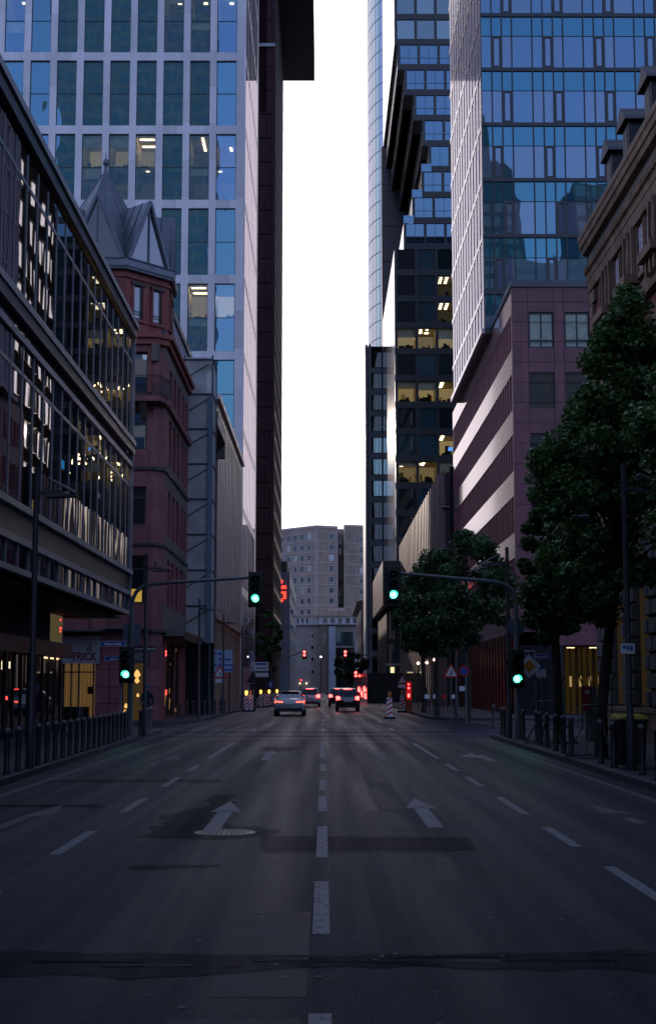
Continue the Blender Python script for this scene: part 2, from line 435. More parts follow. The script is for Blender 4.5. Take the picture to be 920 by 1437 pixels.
quads('road_arrow', [[(-4.06, 16.0), (-3.9, 16.0), (-3.82, 19.2), (-3.98, 19.2)], [(-3.98, 19.2), (-3.6, 19.2), (-3.76, 21.0)]], PAINTW)
quads('road_arrow', [[(-3.85, 31), (-3.66, 31), (-3.72, 34), (-3.9, 34)], [(-3.95, 33.6), (-3.3, 33.6), (-3.7, 36)]], PAINTW)
quads('road_arrow', arrow(-1.38, 33.4, 5.2), PAINT)
quads('road_arrow', arrow(1.4, 33.4, 5.2), PAINTW)
quads('road_arrow', [[(3.78, 33.2), (3.96, 33.2), (3.96, 36), (3.78, 36)], [(3.3, 35.2), (3.78, 34.4), (3.78, 37)]], PAINT)
quads('road_arrow', [[(3.86, 18.1), (4.05, 18.1), (4.05, 18.9), (3.86, 18.9)], [(3.75, 19.6), (4.15, 19.4), (3.85, 21)]], PAINTW)

# asphalt repairs: irregular outlines lying on the road -------------------
rp = random.Random(3)
CRK = mat('open_crack', (.005, .005, .006), .9, .1)
def rough_poly(pts, j, n=7):
    out = []
    for i, p in enumerate(pts):
        q = pts[(i + 1) % len(pts)]
        for t in range(n):
            u = t / n; out.append((p[0] + (q[0] - p[0]) * u + rp.uniform(-j, j) * .6, p[1] + (q[1] - p[1]) * u + rp.uniform(-j, j)))
    return out
quads('asphalt_patch', [[(-.66, 15.1), (1.6, 15.15), (1.63, 16.5), (-.72, 16.6)]], TAR, .0026)
quads('asphalt_patch', [rough_poly([(-5.3, 8.85), (-2.2, 8.75), (-1.2, 8.62), (.3, 8.95), (2.2, 8.8), (5.3, 8.95), (5.3, 9.3), (2.2, 9.5), (.2, 9.35), (-2.4, 9.5), (-5.3, 9.4)], .07, 9)], TAR, .0027)
quads('asphalt_patch', [rough_poly([(-2.15, 16.6), (-1.5, 16.1), (-.55, 16.5), (-.5, 17.3), (-1.1, 17.9), (-1.55, 19.2), (-1.25, 20.4), (-1.4, 23.0), (-1.75, 22.6), (-1.7, 20.6), (-2.1, 19.5), (-2.0, 18.0)], .16, 5)], TAR, .0023)
quads('asphalt_patch', [rough_poly([(x_, y_), (x_ + l_, y_ + rp.uniform(-.03, .03)), (x_ + l_, y_ + .02), (x_, y_ + .03)], .02, 8) for x_, y_, l_ in [(rp.uniform(-5.2, 4), rp.uniform(8.9, 9.35), rp.uniform(.3, 1.4)) for _ in range(16)]], CRK, .0031)
quads('asphalt_patch', [rough_poly([(x_, y_), (x_ + l_, y_), (x_ + l_, y_ + .05), (x_, y_ + .04)], .02, 6) for x_, y_, l_ in ((-1.3, 9.0, .5), (.75, 9.12, .35), (-.4, 9.2, .3))], PALEASPH, .0033)
quads('asphalt_patch', [rough_poly([(-1.85, 13.6), (-1.0, 13.75), (-1.0, 14.0), (-1.85, 13.95)], .05)], TAR, .0024)
quads('asphalt_patch', [rough_poly([(-5.2, 25.5), (-1.9, 25.9), (-1.9, 26.8), (-5.2, 26.4)], .2), rough_poly([(-5.2, 20.6), (-3.2, 20.4), (-3.2, 20.8), (-5.2, 21.1)], .15),
                        rough_poly([(-1.7, 38.5), (-.9, 38.3), (-.7, 40.6), (-1.8, 41)], .2), rough_poly([(-5.5, 49.0), (5.5, 49.4), (5.5, 50.1), (-5.5, 49.9)], .2),
                        rough_poly([(-5.6, 53.2), (5, 53.4), (5, 54.6), (-5.6, 54.6)], .2)], TAR, .0025)
quads('asphalt_patch', [[(-.62, 8.1), (-.1, 8.1), (-.1, 11.1), (-.72, 11.1)], [(.82, 20.2), (1.12, 20.2), (.92, 24.3), (.72, 24.3)], [(.9, 25.8), (1.12, 25.8), (1.0, 29.3), (.86, 29.3)],
                        [(.98, 12.9), (1.22, 12.9), (1.25, 14.6), (1.1, 14.6)], [(.8, 31.5), (1.1, 31.5), (.95, 43), (.7, 43)], [(.5, 17.7), (1.05, 17.7), (.95, 19.9), (.55, 19.9)],
                        [(-.75, 5.0), (-.12, 5.0), (-.12, 7.6), (-.8, 7.6)]], PALEASPH, .002)
quads('seam', [[(.02, 13.0), (.05, 13.0), (.07, 14.5), (.04, 14.5)], [(-.62, 15.0), (1.62, 15.03), (1.62, 15.08), (-.62, 15.05)], [(.05, 18), (.08, 18), (.06, 19.7), (.03, 19.7)]], PALEASPH, .0022)

IRON = mat('cast_iron', (.13, .13, .14), .42, .5, metal=.5, var=.3, vs=9)
t = thing('manhole_cover', 'round cast iron manhole cover set in dark tar in the road', 'manhole cover', (-1.16, 17.0, 0))
b = MB(); b.lathe((-1.16, 17.0, 0), [(.36, .001), (.36, .008), (.30, .008), (.30, .001)], IRON, 36); b.build('rim', t)
b = MB(); b.lathe((-1.16, 17.0, 0), [(.295, .001), (.295, .005), (.02, .005)], IRON, 36)
for r_, n_ in ((.24, 26), (.17, 18), (.1, 10)):
    for i in range(n_):
        a = 2 * math.pi * i / n_; b.lathe((-1.16 + r_ * math.cos(a), 17.0 + r_ * math.sin(a), 0), [(.018, .0055), (.014, .010)], IRON, 6)
b.build('lid', t)
# small pale chewing-gum and wear specks: part of the road surface
b = MB()
for i in range(170):
    x = rp.gauss(.1, 1.0); y = 5 + rp.random() ** 1.5 * 34; s = rp.uniform(.008, .022)
    b.face([(x + s * math.cos(a) * 1.1, y + s * math.sin(a) * 1.3, .0052) for a in (0, 1.2, 2.4, 3.6, 4.9)], PAINTW)
tag(b.build('road_specks'), kind='structure')
# ------------------------------------------------------------------ LEFT SIDE BUILDINGS
# L1: dark glass office block, street face x = -7.3
GL1 = glass('street_glass', (.01, .011, .013), (.95, .96, 1), ior=2.5, wav=.07, ws=.55, trans=1, tcol=(.26, .27, .29))
GL1B = glass('spandrel_glass', (.012, .012, .014), (.9, .92, 1), ior=1.7, wav=.05, ws=.6)
L1FR = mat('bronze_mullion', (.20, .21, .235), .42, .5, metal=.2, var=.15)
L1DK = mat('dark_fascia', (.03, .03, .033), .4, .5, var=.2)
X1 = -7.3; Y1 = 53.3
t = thing('glass_office_building', 'low dark glass office block with ribbed curtain wall overhanging the left pavement', 'office building', (-14, 30, 0))
f = FL(X1)
b = MB()
b.box(-45, Y1 - .05, 0.05, .6, 4.4, 6.0, L1DK, f)            # lower band backing
b.box(-45, Y1 - .05, 0.12, .6, 9.75, 10.9, L1DK, f)          # middle band
b.box(-45, Y1 - .05, 0.12, 14, 14.72, 15.3, L1DK, f)         # roof
b.box(-45, Y1 - .1, .6, 14, 9.9, 10.3, DARKCORE, f)          # floor slab
b.box(-45, Y1 - .1, .6, 14, 5.2, 6.0, DARKCORE, f)
b.box(-45, Y1 - .1, 13.9, 14.2, 0, 15.2, L1DK, f)
b.build('frame', t)
b = MB(); b.box(-45, Y1 + .2, -.2, .1, 15.30, 15.5, L1FR, f); b.box(-45, Y1 + .15, -.12, .119, 14.95, 15.277, L1DK, f); b.build('roof_edge', t)
b = MB(); b.box(-45, Y1 + .12, -.16, .06, 10.76, 10.95, L1FR, f); b.box(-45, Y1 + .1, -.11, .06, 10.45, 10.757, L1DK, f)
b.box(-45, Y1 + .06, -.07, .06, 9.93, 10.1, L1FR, f); b.build('ledge', t)
b = MB(); b.box(-45, Y1 + .12, -.12, .04, 5.87, 6.03, L1FR, f); b.box(-45, Y1 + .1, -.08, .04, 5.08, 5.24, L1FR, f); b.box(-45, Y1 + .1, -.08, .5, 4.36, 4.5, L1FR, f)
b.build('ledge', t)
# curtain wall bands
def curtain(v0, v1, tr, nm, gm):
    m_ = MB(); y = Y1
    n = 0
    while y > -40:
        m_.box(y - .03, y + .03, -.02, .12, v0, v1, L1FR, f); y -= 1.3; n += 1
    m_.box(-44.5, Y1 - .04, -.012, .115, tr - .05, tr + .05, L1FR, f)
    m_.build('mullions', t)
    ws = WinSet(t, 60); y = Y1; k = 0
    while y - 1.3 > -40:
        g = MB()
        g.face([f.p(y - 1.27, .005, v0), f.p(y - .03, .005, v0), f.p(y - .03, .005, tr - .05), f.p(y - 1.27, .005, tr - .05)], gm)
        g.face([f.p(y - 1.27, .005, tr + .05), f.p(y - .03, .005, tr + .05), f.p(y - .03, .005, v1), f.p(y - 1.27, .005, v1)], gm)
        if k < 24: g.build('window', t, fix=False)
        else:
            ws.rest = ws.rest or MB(); ws.rest.add(g)
        y -= 1.3; k += 1
    ws.done()
curtain(6.03, 9.93, 9.2, 'lower', GL1)
curtain(10.95, 14.72, 13.95, 'upper', GL1)
# panels of the lowest band
b = MB(); y = Y1
while y > -40:
    b.box(y - .03, y + .03, -.02, .05, 4.5, 5.08, L1FR, f); y -= 1.3
b.face([f.p(-45, .03, 4.5), f.p(Y1, .03, 4.5), f.p(Y1, .03, 5.08), f.p(-45, .03, 5.08)], GL1B)
b.face([f.p(-45, .03, 5.26), f.p(Y1, .03, 5.26), f.p(Y1, .03, 5.85), f.p(-45, .03, 5.85)], L1DK); b.build('panel_band', t, fix=False)
b = MB(); b.face([f.p(-45, .10, 14.72), f.p(Y1, .10, 14.72), f.p(Y1, .10, 14.95), f.p(-45, .10, 14.95)], GL1B)
b.face([f.p(-45, .04, 10.1), f.p(Y1, .04, 10.1), f.p(Y1, .04, 10.4), f.p(-45, .04, 10.4)], GL1B); b.build('panel_band', t, fix=False)
# corner end wall (faces the side street)
b = MB(); b.box(X1 - 14, X1 - .2, Y1 - .12, Y1 - .04, 4.4, 15.28, L1DK); b.build('end_wall', t)
b = MB(); b.box(X1 - .05, X1 + .08, Y1 - .02, Y1 + .1, 4.5, 14.95, L1FR); b.build('corner_post', t)
# soffit with slats
SOFF = mat('soffit_slats', (.09, .075, .04), .6, .4, var=.2)
b = MB(); b.box(-45, Y1 - .1, .1, 9, 4.36, 4.43, L1DK, f)
for i in range(40): b.box(20 + i * .88, 20.5 + i * .88, .5, 2.6, 4.30, 4.36, SOFF, f)
b.build('soffit', t)
# recessed shop front x = -9.6 up to y = 47
fs = FL(-9.7); YS = 52.9
b = MB(); b.box(-45, YS, 0, 6, 3.1, 4.36, DARKCORE, fs); b.box(-45, YS + .3, -.35, 0, 2.75, 3.25, L1DK, fs); b.box(-45, YS, 2.5, 2.8, 0.12, 3.1, DARKCORE, fs)
b.box(YS - .3, YS, .05, 6, .12, 3.1, DARKCORE, fs); b.build('shop_fascia', t)
GSH = glass('shop_glass', (.02, .02, .02), (1, 1, 1), ior=1.6, wav=.02, trans=1, tcol=(.45, .43, .40))
b = MB(); b.face([fs.p(-45, .02, .12), fs.p(YS, .02, .12), fs.p(YS, .02, 2.75), fs.p(-45, .02, 2.75)], GSH); b.build('shop_window', t, fix=False)
b = MB()
y = YS - .04
while y > 4: b.box(y - .03, y + .03, -.03, .1, .12, 2.75, DARKPOLE, fs); y -= 1.15
b.build('shop_mullions', t)
b = MB()
for y0, v, s in ((51.6, 2.35, .05), (50.4, 2.3, .06), (48.8, 1.75, .05), (52.2, 1.9, .06), (51, 1.3, .05), (44.6, 2.35, .05), (43.4, 2.3, .06), (41.8, 1.75, .05), (45.2, 1.9, .06), (44.0, 1.3, .05), (40.5, 2.3, .04), (38, 2.2, .05), (35.5, 1.9, .04)):
    b.box(y0, y0 + s * .5, 1.6, 1.65, v, v + s * 5, WHITEL, fs)
b.build('shop_lamp', t)
b = MB(); b.box(49.6, 52.8, .05, .1, 2.68, 2.74, WARM, fs); b.build('cove_light', t)
b = MB(); b.box(50.6, 52.85, -.02, .1, 3.28, 4.28, emit('backlit_panel', (1, .78, .36), .07), fs); b.build('lit_panel', t)
b = MB()
for i, (a, c) in enumerate(((52.3, 4.1), (52.3, 3.8), (52.45, 3.8), (52.33, 3.68))): b.box(a, a + .07, -.06, -.021, c, c + .06, REDLS, fs)
b.build('red_light', t)
# bulbs hanging inside the far end of both glazed floors
BULB = emit('fairy_bulb', (1, .70, .34), 26); ri = random.Random(5)
WALLW = mat('inner_wall', (.25, .22, .17), .8, .2)
b = MB()
for v, n in ((.213, 44), (.228, 14), (.162, 50), (.148, 14)):
    for i in range(n):
        y = ri.uniform(43.5, 54.8); d = ri.uniform(.15, .8); z = min(1.7 + v * y, 9.75 if v < .2 else 14.5) + ri.uniform(-.22, .12)
        b.lathe(f.p(y, d, z), [(.012, -.035), (.038, 0), (.012, .035)], BULB, 6)
b.build('string_lights', t)
b = MB()
for v0, v1 in ((6.1, 9.85), (11, 14.6)):
    b.box(36, 55, 5.2, 5.4, v0, v1, WALLW, f)
b.build('inner_wall', t)
b = MB()
for y, v in ((41.2, 12.0), (47.9, 7.0)): b.box(y, y + 1.1, 2.5, 2.6, v, v + 1.0, emit('lit_door', (1, .7, .3), .55), f)
b.build('lit_door', t)
b = MB(); b.box(44.5, 45.4, 1.0, 1.04, 8.6, 8.85, emit('blue_screen', (.05, .45, 1), 1.6), f); b.box(52, 53, 1.0, 1.04, 8.65, 8.8, emit('pale_screen', (.4, .55, 1), .8), f); b.build('screen', t)
tag(t, None)

# L2: red sandstone corner house with an eight sided zinc turret
RSTONE = mat('red_sandstone', (.25, .075, .066), .75, .3, streak=.3, panel=(.9, .9, .42), var=.22, vs=1.3, bump=.25, bs=10)
RPANEL = mat('plum_stone_panel', (.20, .068, .070), .6, .35, var=.16, vs=1.4, streak=.28, panel=(.95, 1.1, .85))
GSTONE = mat('grey_brown_stone', (.14, .115, .10), .75, .3, var=.25, streak=.3)
ZINC = mat('zinc_roof', (.13, .145, .175), .42, .5, metal=.35, var=.18, vs=1.5, rvar=.08)
ZINCD = mat('zinc_dark', (.07, .08, .10), .45, .5, metal=.3)
WFR = mat('dark_window_frame', (.03, .028, .03), .5, .4)
GSKY = glass('house_glass', (.02, .022, .03), (.95, .95, 1), ior=2.6, wav=.04, ws=.8, minf=.05)
GDIM = glass('dim_glass', (.012, .014, .018), (.9, .95, 1), ior=1.7, wav=.05, ws=.8)
BX = -7.68; BY = 67.4
t = thing('sandstone_corner_house', 'red sandstone corner house with pyramid zinc turret and iron balcony', 'house', (-10, 70, 0))
us = [(-17.0, -15.3), (-14.2, -12.5), (-11.4, -10.55), (-10.35, -9.55)]; fS = FS(BY)
cut = .5
b = MB()
us1 = [(-17.0, -15.3), (-14.2, -12.5), (-12.0, -10.6), (-10.05, -8.5)]
grid(b, fS, -24, BX - cut, 4.3, 18.2, us1, [(5.6, 7.9), (9.35, 11.2), (13.0, 14.9), (15.75, 17.8)], .35, RPANEL)
b.box(-24, BX - cut - .02, .36, 12, 4.3, 18.2, DARKCORE, fS)
fW = FL(BX)
usW = [(69.6, 70.7), (71.5, 72.6), (73.6, 74.7), (76.0, 77.1), (77.7, 78.6)]
grid(b, fW, BY + cut, 79.4, 4.3, 18.2, usW, [(5.6, 7.9), (9.0, 11.3), (12.6, 14.9), (15.6, 17.4)], .35, GSTONE, RPANEL)
b.box(BY + cut + .05, 79.3, .36, 12, 4.3, 18.1, DARKCORE, fW)
b.prism([(BX - cut, BY), (BX, BY + cut), (BX - .3, BY + cut + .3), (BX - cut - .3, BY + .3)], 4.3, 18.2, RPANEL)
b.build('wall', t)
b = MB()   # base storey
grid(b, fS, -24, BX - cut, .12, 4.3, [(-12.3, -10.75), (-9.55, -8.5)], [(.12, 2.8)], .4, RPANEL)
grid(b, fW, BY + cut, 79.4, .12, 4.3, [(69.3, 73.6), (74.2, 76.0)], [(.2, 3.9)], .4, RPANEL)
b.prism([(BX - cut, BY), (BX, BY + cut), (BX - .3, BY + cut + .3), (BX - cut - .3, BY + .3)], .12, 4.3, RPANEL)
b.build('base_wall', t)
b = MB()   # courses: thin joints and cornices
for z, h, o_, m in ((18.15, .3, .18, RSTONE), (18.45, .25, .34, RSTONE), (15.15, .35, .2, RPANEL), (12.0, .16, .1, WFR), (8.35, .14, .08, WFR), (4.25, .12, .15, WFR)):
    b.prism([(-24, BY - o_), (BX - cut + .1, BY - o_), (BX + o_, BY + cut - .1), (BX + o_, 79.4), (-24, 79.4)], z, z + h, m)
for x in (-8.42, -9.3, -10.2, -11.1):
    b.box(x, x + .03, -.012, .02, 11.3, 12.9, WFR, fS); b.box(x, x + .03, -.012, .02, 8.5, 9.3, WFR, fS); b.box(x, x + .03, -.012, .02, 4.4, 5.5, WFR, fS)
for z in (.9, 1.7, 2.5): b.box(-10.7, -9.6, -.01, .02, z, z + .03, WFR, fS); b.box(-8.45, -7.85 - cut + .5 - .02, -.01, .02, z, z + .03, WFR, fS)
b.box(-10.1, -10.07, -.01, .02, .2, 2.8, WFR, fS)
b.build('cornice', t)
ws = WinSet(t)
for (a, c) in us1:
    ws.put(fS, a, c, 9.35, 11.2, .15, WFR, GSKY, .09, (.5,), (.72,))
    ws.put(fS, a, c, 13.0, 14.9, .15, WFR, GSKY, .09, (.5,), (.72,))
    ws.put(fS, a, c, 5.6, 7.9, .15, WFR, GDIM, .09, (.5,), (.72,))
    ws.put(fS, a, c, 15.75, 17.8, .2, WFR, GSKY, .09, (.5,))
for (a, c) in usW:
    for v0, v1 in ((5.6, 7.9), (9.0, 11.3), (12.6, 14.9), (15.6, 17.4)): ws.put(fW, a, c, v0, v1, .2, WFR, GDIM, .08, (), (.7,))
ws.done()
b = MB(); b.box(-9.3, -8.65, .12, .2, 5.7, 6.3, emit('yellow_window', (1, .62, .12), .45), fS); b.build('lit_window', t)
# stone surrounds and scroll brackets
b = MB()
for (a, c) in us1[2:]:
    b.box(a - .18, a, -.1, .1, 15.75, 17.9, RSTONE, fS); b.box(c, c + .18, -.1, .1, 15.75, 17.9, RSTONE, fS)
    b.extr([(a - .1, 14.9), (a + .12, 15.05), ((a + c) / 2, 15.13), (c - .12, 15.05), (c + .1, 14.9)], -.08, .1, RPANEL, fS)
for x in (-12.5, -10.4, -8.3): b.extr([(x, 17.3), (x + .35, 17.3), (x + .35, 18.15), (x, 18.15)], -.25, .02, GSTONE, fS)
b.build('window_surround', t)
# balcony
b = MB(); b.prism([(-14, BY - .9), (BX - cut + .4, BY - .9), (BX + .3, BY + .8), (BX - .1, BY + 1.1), (-14, BY)], 15.2, 15.45, RPANEL)
for x in (-12.6, -10.4, -8.8): b.extr([(BY - .8, 15.2), (BY, 15.2), (BY, 14.5)], x, x + .3, GSTONE, Fr((0, 0, 0), (0, 1, 0), (1, 0, 0)))
bal = b.build('balcony', t)
b = MB()
pl = [(-14, BY - .85), (BX - cut + .37, BY - .85), (BX + .25, BY + .8)]
for z in (15.5, 15.62, 16.35, 16.45):
    for p, q in zip(pl, pl[1:]): b.tube([(*p, z), (*q, z)], .022, BLACKM, 5)
for p, q in zip(pl, pl[1:]):
    n = int((Vector(q) - Vector(p)).length / .13)
    for i in range(n + 1):
        u = i / n; x = p[0] + (q[0] - p[0]) * u; y = p[1] + (q[1] - p[1]) * u
        b.tube([(x, y, 15.45), (x + .03, y, 15.75), (x - .03, y, 16.1), (x, y, 16.45)], .012, BLACKM, 4, False)
b.build('railing', bal)
# turret drum
cx, cy, rr = -11.3, 71.0, 3.7
def octo(r, z=None, rot=-64.5): return [(cx + r * math.cos(R(rot + 45 * i)), cy + r * math.sin(R(rot + 45 * i))) for i in range(8)]
b = MB(); b.prism(octo(rr), 18.6, 22.0, RSTONE)
b.prism(octo(rr + .12), 18.65, 19.0, GSTONE); b.prism(octo(rr + .06), 19.45, 19.56, RSTONE); b.prism(octo(rr + .1), 21.6, 21.75, RSTONE); tur = b.build('turret', t)
def facet(i, off=0.):
    p = Vector((*octo(rr)[i], 0)); q = Vector((*octo(rr)[(i + 1) % 8], 0)); U = (q - p).normalized(); I = Vector((-U.y, U.x, 0))
    return Fr(p, U, I), (q - p).length
for i in (7, 0, 1):
    ff, L = facet(i)
    for s in (-.62, .62):
        m_ = MB(); g_ = MB(); c = L / 2 + s
        m_.box(c - .40, c - .30, -.09, -.002, 19.6, 21.3, RSTONE, ff); m_.box(c + .30, c + .40, -.09, -.002, 19.6, 21.3, RSTONE, ff); m_.box(c - .45, c + .45, -.14, -.003, 21.3, 21.45, WFR, ff)
        m_.box(c - .298, c + .298, -.03, -.004, 19.6, 21.3, WFR, ff)
        m_.box(c - .45, c + .45, -.12, -.003, 19.48, 19.6, RSTONE, ff)
        for z in (19.85, 19.98): m_.tube([ff.p(c - .3, -.1, z), ff.p(c + .3, -.1, z)], .015, WFR, 4)
        g_.face([ff.p(c - .22, -.034, 19.68), ff.p(c + .1, -.034, 19.68), ff.p(c + .1, -.034, 21.2), ff.p(c - .22, -.034, 21.2)], GSKY)
        wn = m_.build('window', tur); g_.build('pane', wn, fix=False)
b = MB(); b.prism(octo(rr + .25), 21.95, 22.1, ZINCD); b.prism(octo(rr + .3), 22.1, 22.4, ZINC)
# pyramid
def cone(b, r0, z0, r1, z1, m):
    A = octo(r0); B = octo(r1)
    for i in range(8):
        j = (i + 1) % 8; b.face([(*A[i], z0), (*A[j], z0), (*B[j], z1), (*B[i], z1)], m)
cone(b, rr + .3, 22.4, rr * .86, 22.75, ZINC); cone(b, rr * .86, 22.75, .1, 28.1, ZINC)
A = octo(rr * .86)
for i in range(8):
    b.tube([(*A[i], 22.75), (cx + (A[i][0] - cx) * .05, cy + (A[i][1] - cy) * .05, 28.0)], .035, ZINC, 5)
    j = (i + 1) % 8
    for u in (.33, .66):
        p = (A[i][0] + (A[j][0] - A[i][0]) * u, A[i][1] + (A[j][1] - A[i][1]) * u)
        b.tube([(*p, 22.78), (cx + (p[0] - cx) * .12, cy + (p[1] - cy) * .12, 27.55)], .035, ZINCD, 4)
b.lathe((cx, cy, 0), [(.2, 27.85), (.13, 28.1), (.08, 28.3), (.1, 28.45), (.18, 28.6), (.12, 28.8), (.03, 28.9), (.02, 29.2)], ZINC, 10)
roof = b.build('turret_roof', t)
# triangular dormers on the facets
for i in (6, 7, 0, 1):
    p = Vector((*octo(rr + .05)[i], 0)); q = Vector((*octo(rr + .05)[(i + 1) % 8], 0)); U = (q - p).normalized(); I = Vector((-U.y, U.x, 0)); L = (q - p).length
    ff = Fr(p, U, I); z0 = 22.55; z1 = 25.65; c = L / 2; wd = 1.18
    b = MB()
    b.face([ff.p(c - wd - .1, -.06, z0 - .05), ff.p(c, -.12, z1 + .12), ff.p(c, 2.2, z1 + .12), ff.p(c - wd - .1, .55, z0 - .05)], ZINC)
    b.face([ff.p(c + wd + .1, -.06, z0 - .05), ff.p(c, -.12, z1 + .12), ff.p(c, 2.2, z1 + .12), ff.p(c + wd + .1, .55, z0 - .05)], ZINC)
    for s in (-1, 1):
        for d_ in (.55, 1.1, 1.6): b.tube([ff.p(c + s * (wd + .1) * (1 - (d_ - .1) / 2.6), d_, z0 + (z1 - z0) * ((d_ - .1) / 2.6) + .04), ff.p(c, d_, z1 + .14)], .03, ZINCD, 4)
    for s in (-1, 1): b.tube([ff.p(c + s * (wd + .08), -.05, z0 - .02), ff.p(c, -.08, z1 + .08)], .11, ZINC, 5)
    b.tube([ff.p(c - wd, -.03, z0), ff.p(c + wd, -.03, z0)], .06, ZINC, 5); b.tube([ff.p(c, -.03, z0), ff.p(c, -.03, z1 - .5)], .05, ZINC, 5)
    d_ = b.build('dormer', roof, fix=False)
    g = MB(); g.face([ff.p(c - wd, 0, z0), ff.p(c + wd, 0, z0), ff.p(c, 0, z1)], GSKY if i in (0, 1) else GDIM)
    g.build('dormer_glass', roof, fix=False)
# rear zinc mansard behind the turret
b = MB(); b.extr([(BY + 1.6, 18.7), (79.2, 18.7), (79.2, 18.9), (78.5, 19.2), (BY + 3, 20.6)], 0.2, 12, ZINCD, Fr((BX, 0, 0), (0, 1, 0), (-1, 0, 0)))
b.box(-8.9, -7.95, 71.6, 73.4, 18.7, 23.9, ZINC); b.build('mansard_roof', t)
# shop: sign panels, warm lit windows, canopy
b = MB(); b.box(-12.6, -10.55, -.14, -.02, 2.78, 4.08, mat('sign_panel', (.24, .235, .25), .55, .4, var=.08), fS); sg = b.build('sign_panel', t)
LETR = mat('sign_letters', (.11, .012, .025), .5, .4)
b = MB(); b.box(-9.2, -8.2, -.12, -.02, 2.78, 3.4, mat('dark_sign_panel', (.06, .055, .06), .55, .4), fS); sg2 = b.build('sign_panel', t)
text('FRICK', .50, fS, -11.25, 3.10, -.15, LETR, sg, bold=.014, sx=.84)
text('FRICK', .42, fS, -8.72, 3.08, -.13, mat('pale_letters', (.2, .19, .19), .5, .4), sg2, bold=.012, sx=.8)
b = MB(); b.tube([fS.p(-11.12, -.16, 3.42), fS.p(-11.1, -.16, 3.62)], .02, LETR, 5); b.tube([fS.p(-11.02, -.16, 3.42), fS.p(-10.96, -.16, 3.72)], .02, LETR, 5); b.tube([fS.p(-11.2, -.16, 3.42), fS.p(-10.9, -.16, 3.40)], .02, LETR, 5); b.build('emblem', sg)
WOODL = emit('lit_wood_wall', (1.0, .55, .20), .10)
b = MB(); b.box(-12.6, -10.6, 1.6, 1.7, .12, 2.9, WOODL, fS); b.build('lit_shop_interior', t)
b = MB()
for x in (-12.25, -11.9, -11.55, -10.85): b.box(x - .03, x + .03, .1, .2, .12, 2.8, BLACKM, fS)
b.box(-12.3, -10.8, .1, .2, 2.35, 2.41, BLACKM, fS); b.box(-11.35, -11.05, 1.5, 1.59, 1.35, 1.7, BLACKM, fS)
for i in range(12): b.box(-12.6 + i * .17, -12.588 + i * .17, 1.57, 1.599, .12, 2.9, BLACKM, fS)
b.box(-12.3, -11.2, .6, 1.2, .12, .75, DARKCORE, fS)
b.build('shop_door', t)
b = MB(); b.box(-13.4, -10.4, -1.1, 0, 4.25, 4.33, ZINCD, fS); b.box(-10.3, BX - .6, -.5, 0, 4.38, 4.46, ZINCD, fS)
b.extr([(BY + .6, 4.1), (BY + 1, 4.36), (79, 4.36), (79, 4.1), (78, 3.95), (BY + 1.5, 3.95)], -1.0, 0, WFR, fW); b.build('canopy', t)
GOLD = emit('window_display', (1.0, .55, .16), 1.1)
b = MB()
rg = random.Random(2)
for i in range(26):
    y = rg.uniform(69.4, 75.9); v = rg.uniform(.3, 3.7); s = rg.uniform(.08, .28); d = rg.uniform(.12, .24)
    b.box(y, y + s, d, d + .03, v, v + s * rg.uniform(.5, 2.2), GOLD, fW)
b.box(69.3, 76, .28, .38, .2, 3.9, emit('display_wall', (1, .36, .12), .16), fW)
for x, z, s in ((-9.35, 2.25, .26), (-8.85, 2.3, .34), (-9.35, .8, .2), (-8.85, 2.0, .25), (-9.4, .5, .2), (-8.8, 1.3, .15)): b.lathe(fS.p(x, .5, z), [(.02, -s * .6), (s * .5, -s * .2), (s * .3, s * .3), (.02, s * .6)], GOLD, 7)
b.build('window_display', t)
b = MB(); b.box(-9.55, -8.5, .9, 1, .12, 2.8, emit('dim_display', (1, .6, .25), .04), fS); b.build('display_back', t)
b = MB()
for y in (69.35, 71.4, 73.55, 75.95): b.box(y - .06, y + .06, .02, .2, .2, 3.9, WFR, fW)
b.face([fW.p(69.3, .05, .2), fW.p(76, .05, .2), fW.p(76, .05, 3.9), fW.p(69.3, .05, 3.9)], GSH)
b.build('display_window', t, fix=False)
b = MB(); b.box(69.5, 69.75, -.05, .0, 1.3, 1.55, REDLS, fW); b.build('red_reflection', t)  # glowing square put in for red light mirrored in the display window

# L3: mesh wrapped scaffold tower
NETM, nt_, out_ = nt_new('scaffold_net')
d1 = nt_.nodes.new('ShaderNodeBsdfDiffuse'); d2 = nt_.nodes.new('ShaderNodeBsdfTransparent'); mx = nt_.nodes.new('ShaderNodeMixShader'); mx.inputs[0].default_value = .26
cc = ramp(nt_, noise(nt_, world_pos(nt_), .8, 5), .3, (.36, .34, .33), .7, (.55, .52, .50)); nt_.links.new(cc, d1.inputs[0])
nt_.links.new(d1.outputs[0], mx.inputs[1]); nt_.links.new(d2.outputs[0], mx.inputs[2]); nt_.links.new(mx.outputs[0], out_.inputs[0])
STEEL = mat('scaffold_steel', (.07, .08, .095), .5, .5, metal=.3)
PALEBL = mat('pale_blue_strip', (.09, .125, .17), .5, .4)
t = thing('scaffold_tower', 'tall narrow scaffold tower wrapped in grey netting beside the sandstone house', 'scaffold', (-8, 81.5, 0))
x0, x1, y0, y1 = -9.6, -6.4, 80.1, 83
b = MB()
for z in [4.2 + i * 2.02 for i in range(9)]:
    b.tube([(x0, y0 - .05, z), (x1, y0 - .05, z)], .05, STEEL, 6); b.tube([(x1 + .02, y0, z), (x1 + .02, y1, z)], .05, STEEL, 6)
    if z < 20: b.tube([(x0 + .5, y0 - .05, z + .2), (x1 - .2, y0 - .05, z + 1.75)], .035, STEEL, 5)
for x in (x0, x0 + 1.6, x1): b.tube([(x, y0 + .02, .12), (x, y0 + .02, 20.6)], .05, STEEL, 6); b.tube([(x, y1, .12), (x, y1, 20.6)], .05, STEEL, 6)
b.build('poles', t)
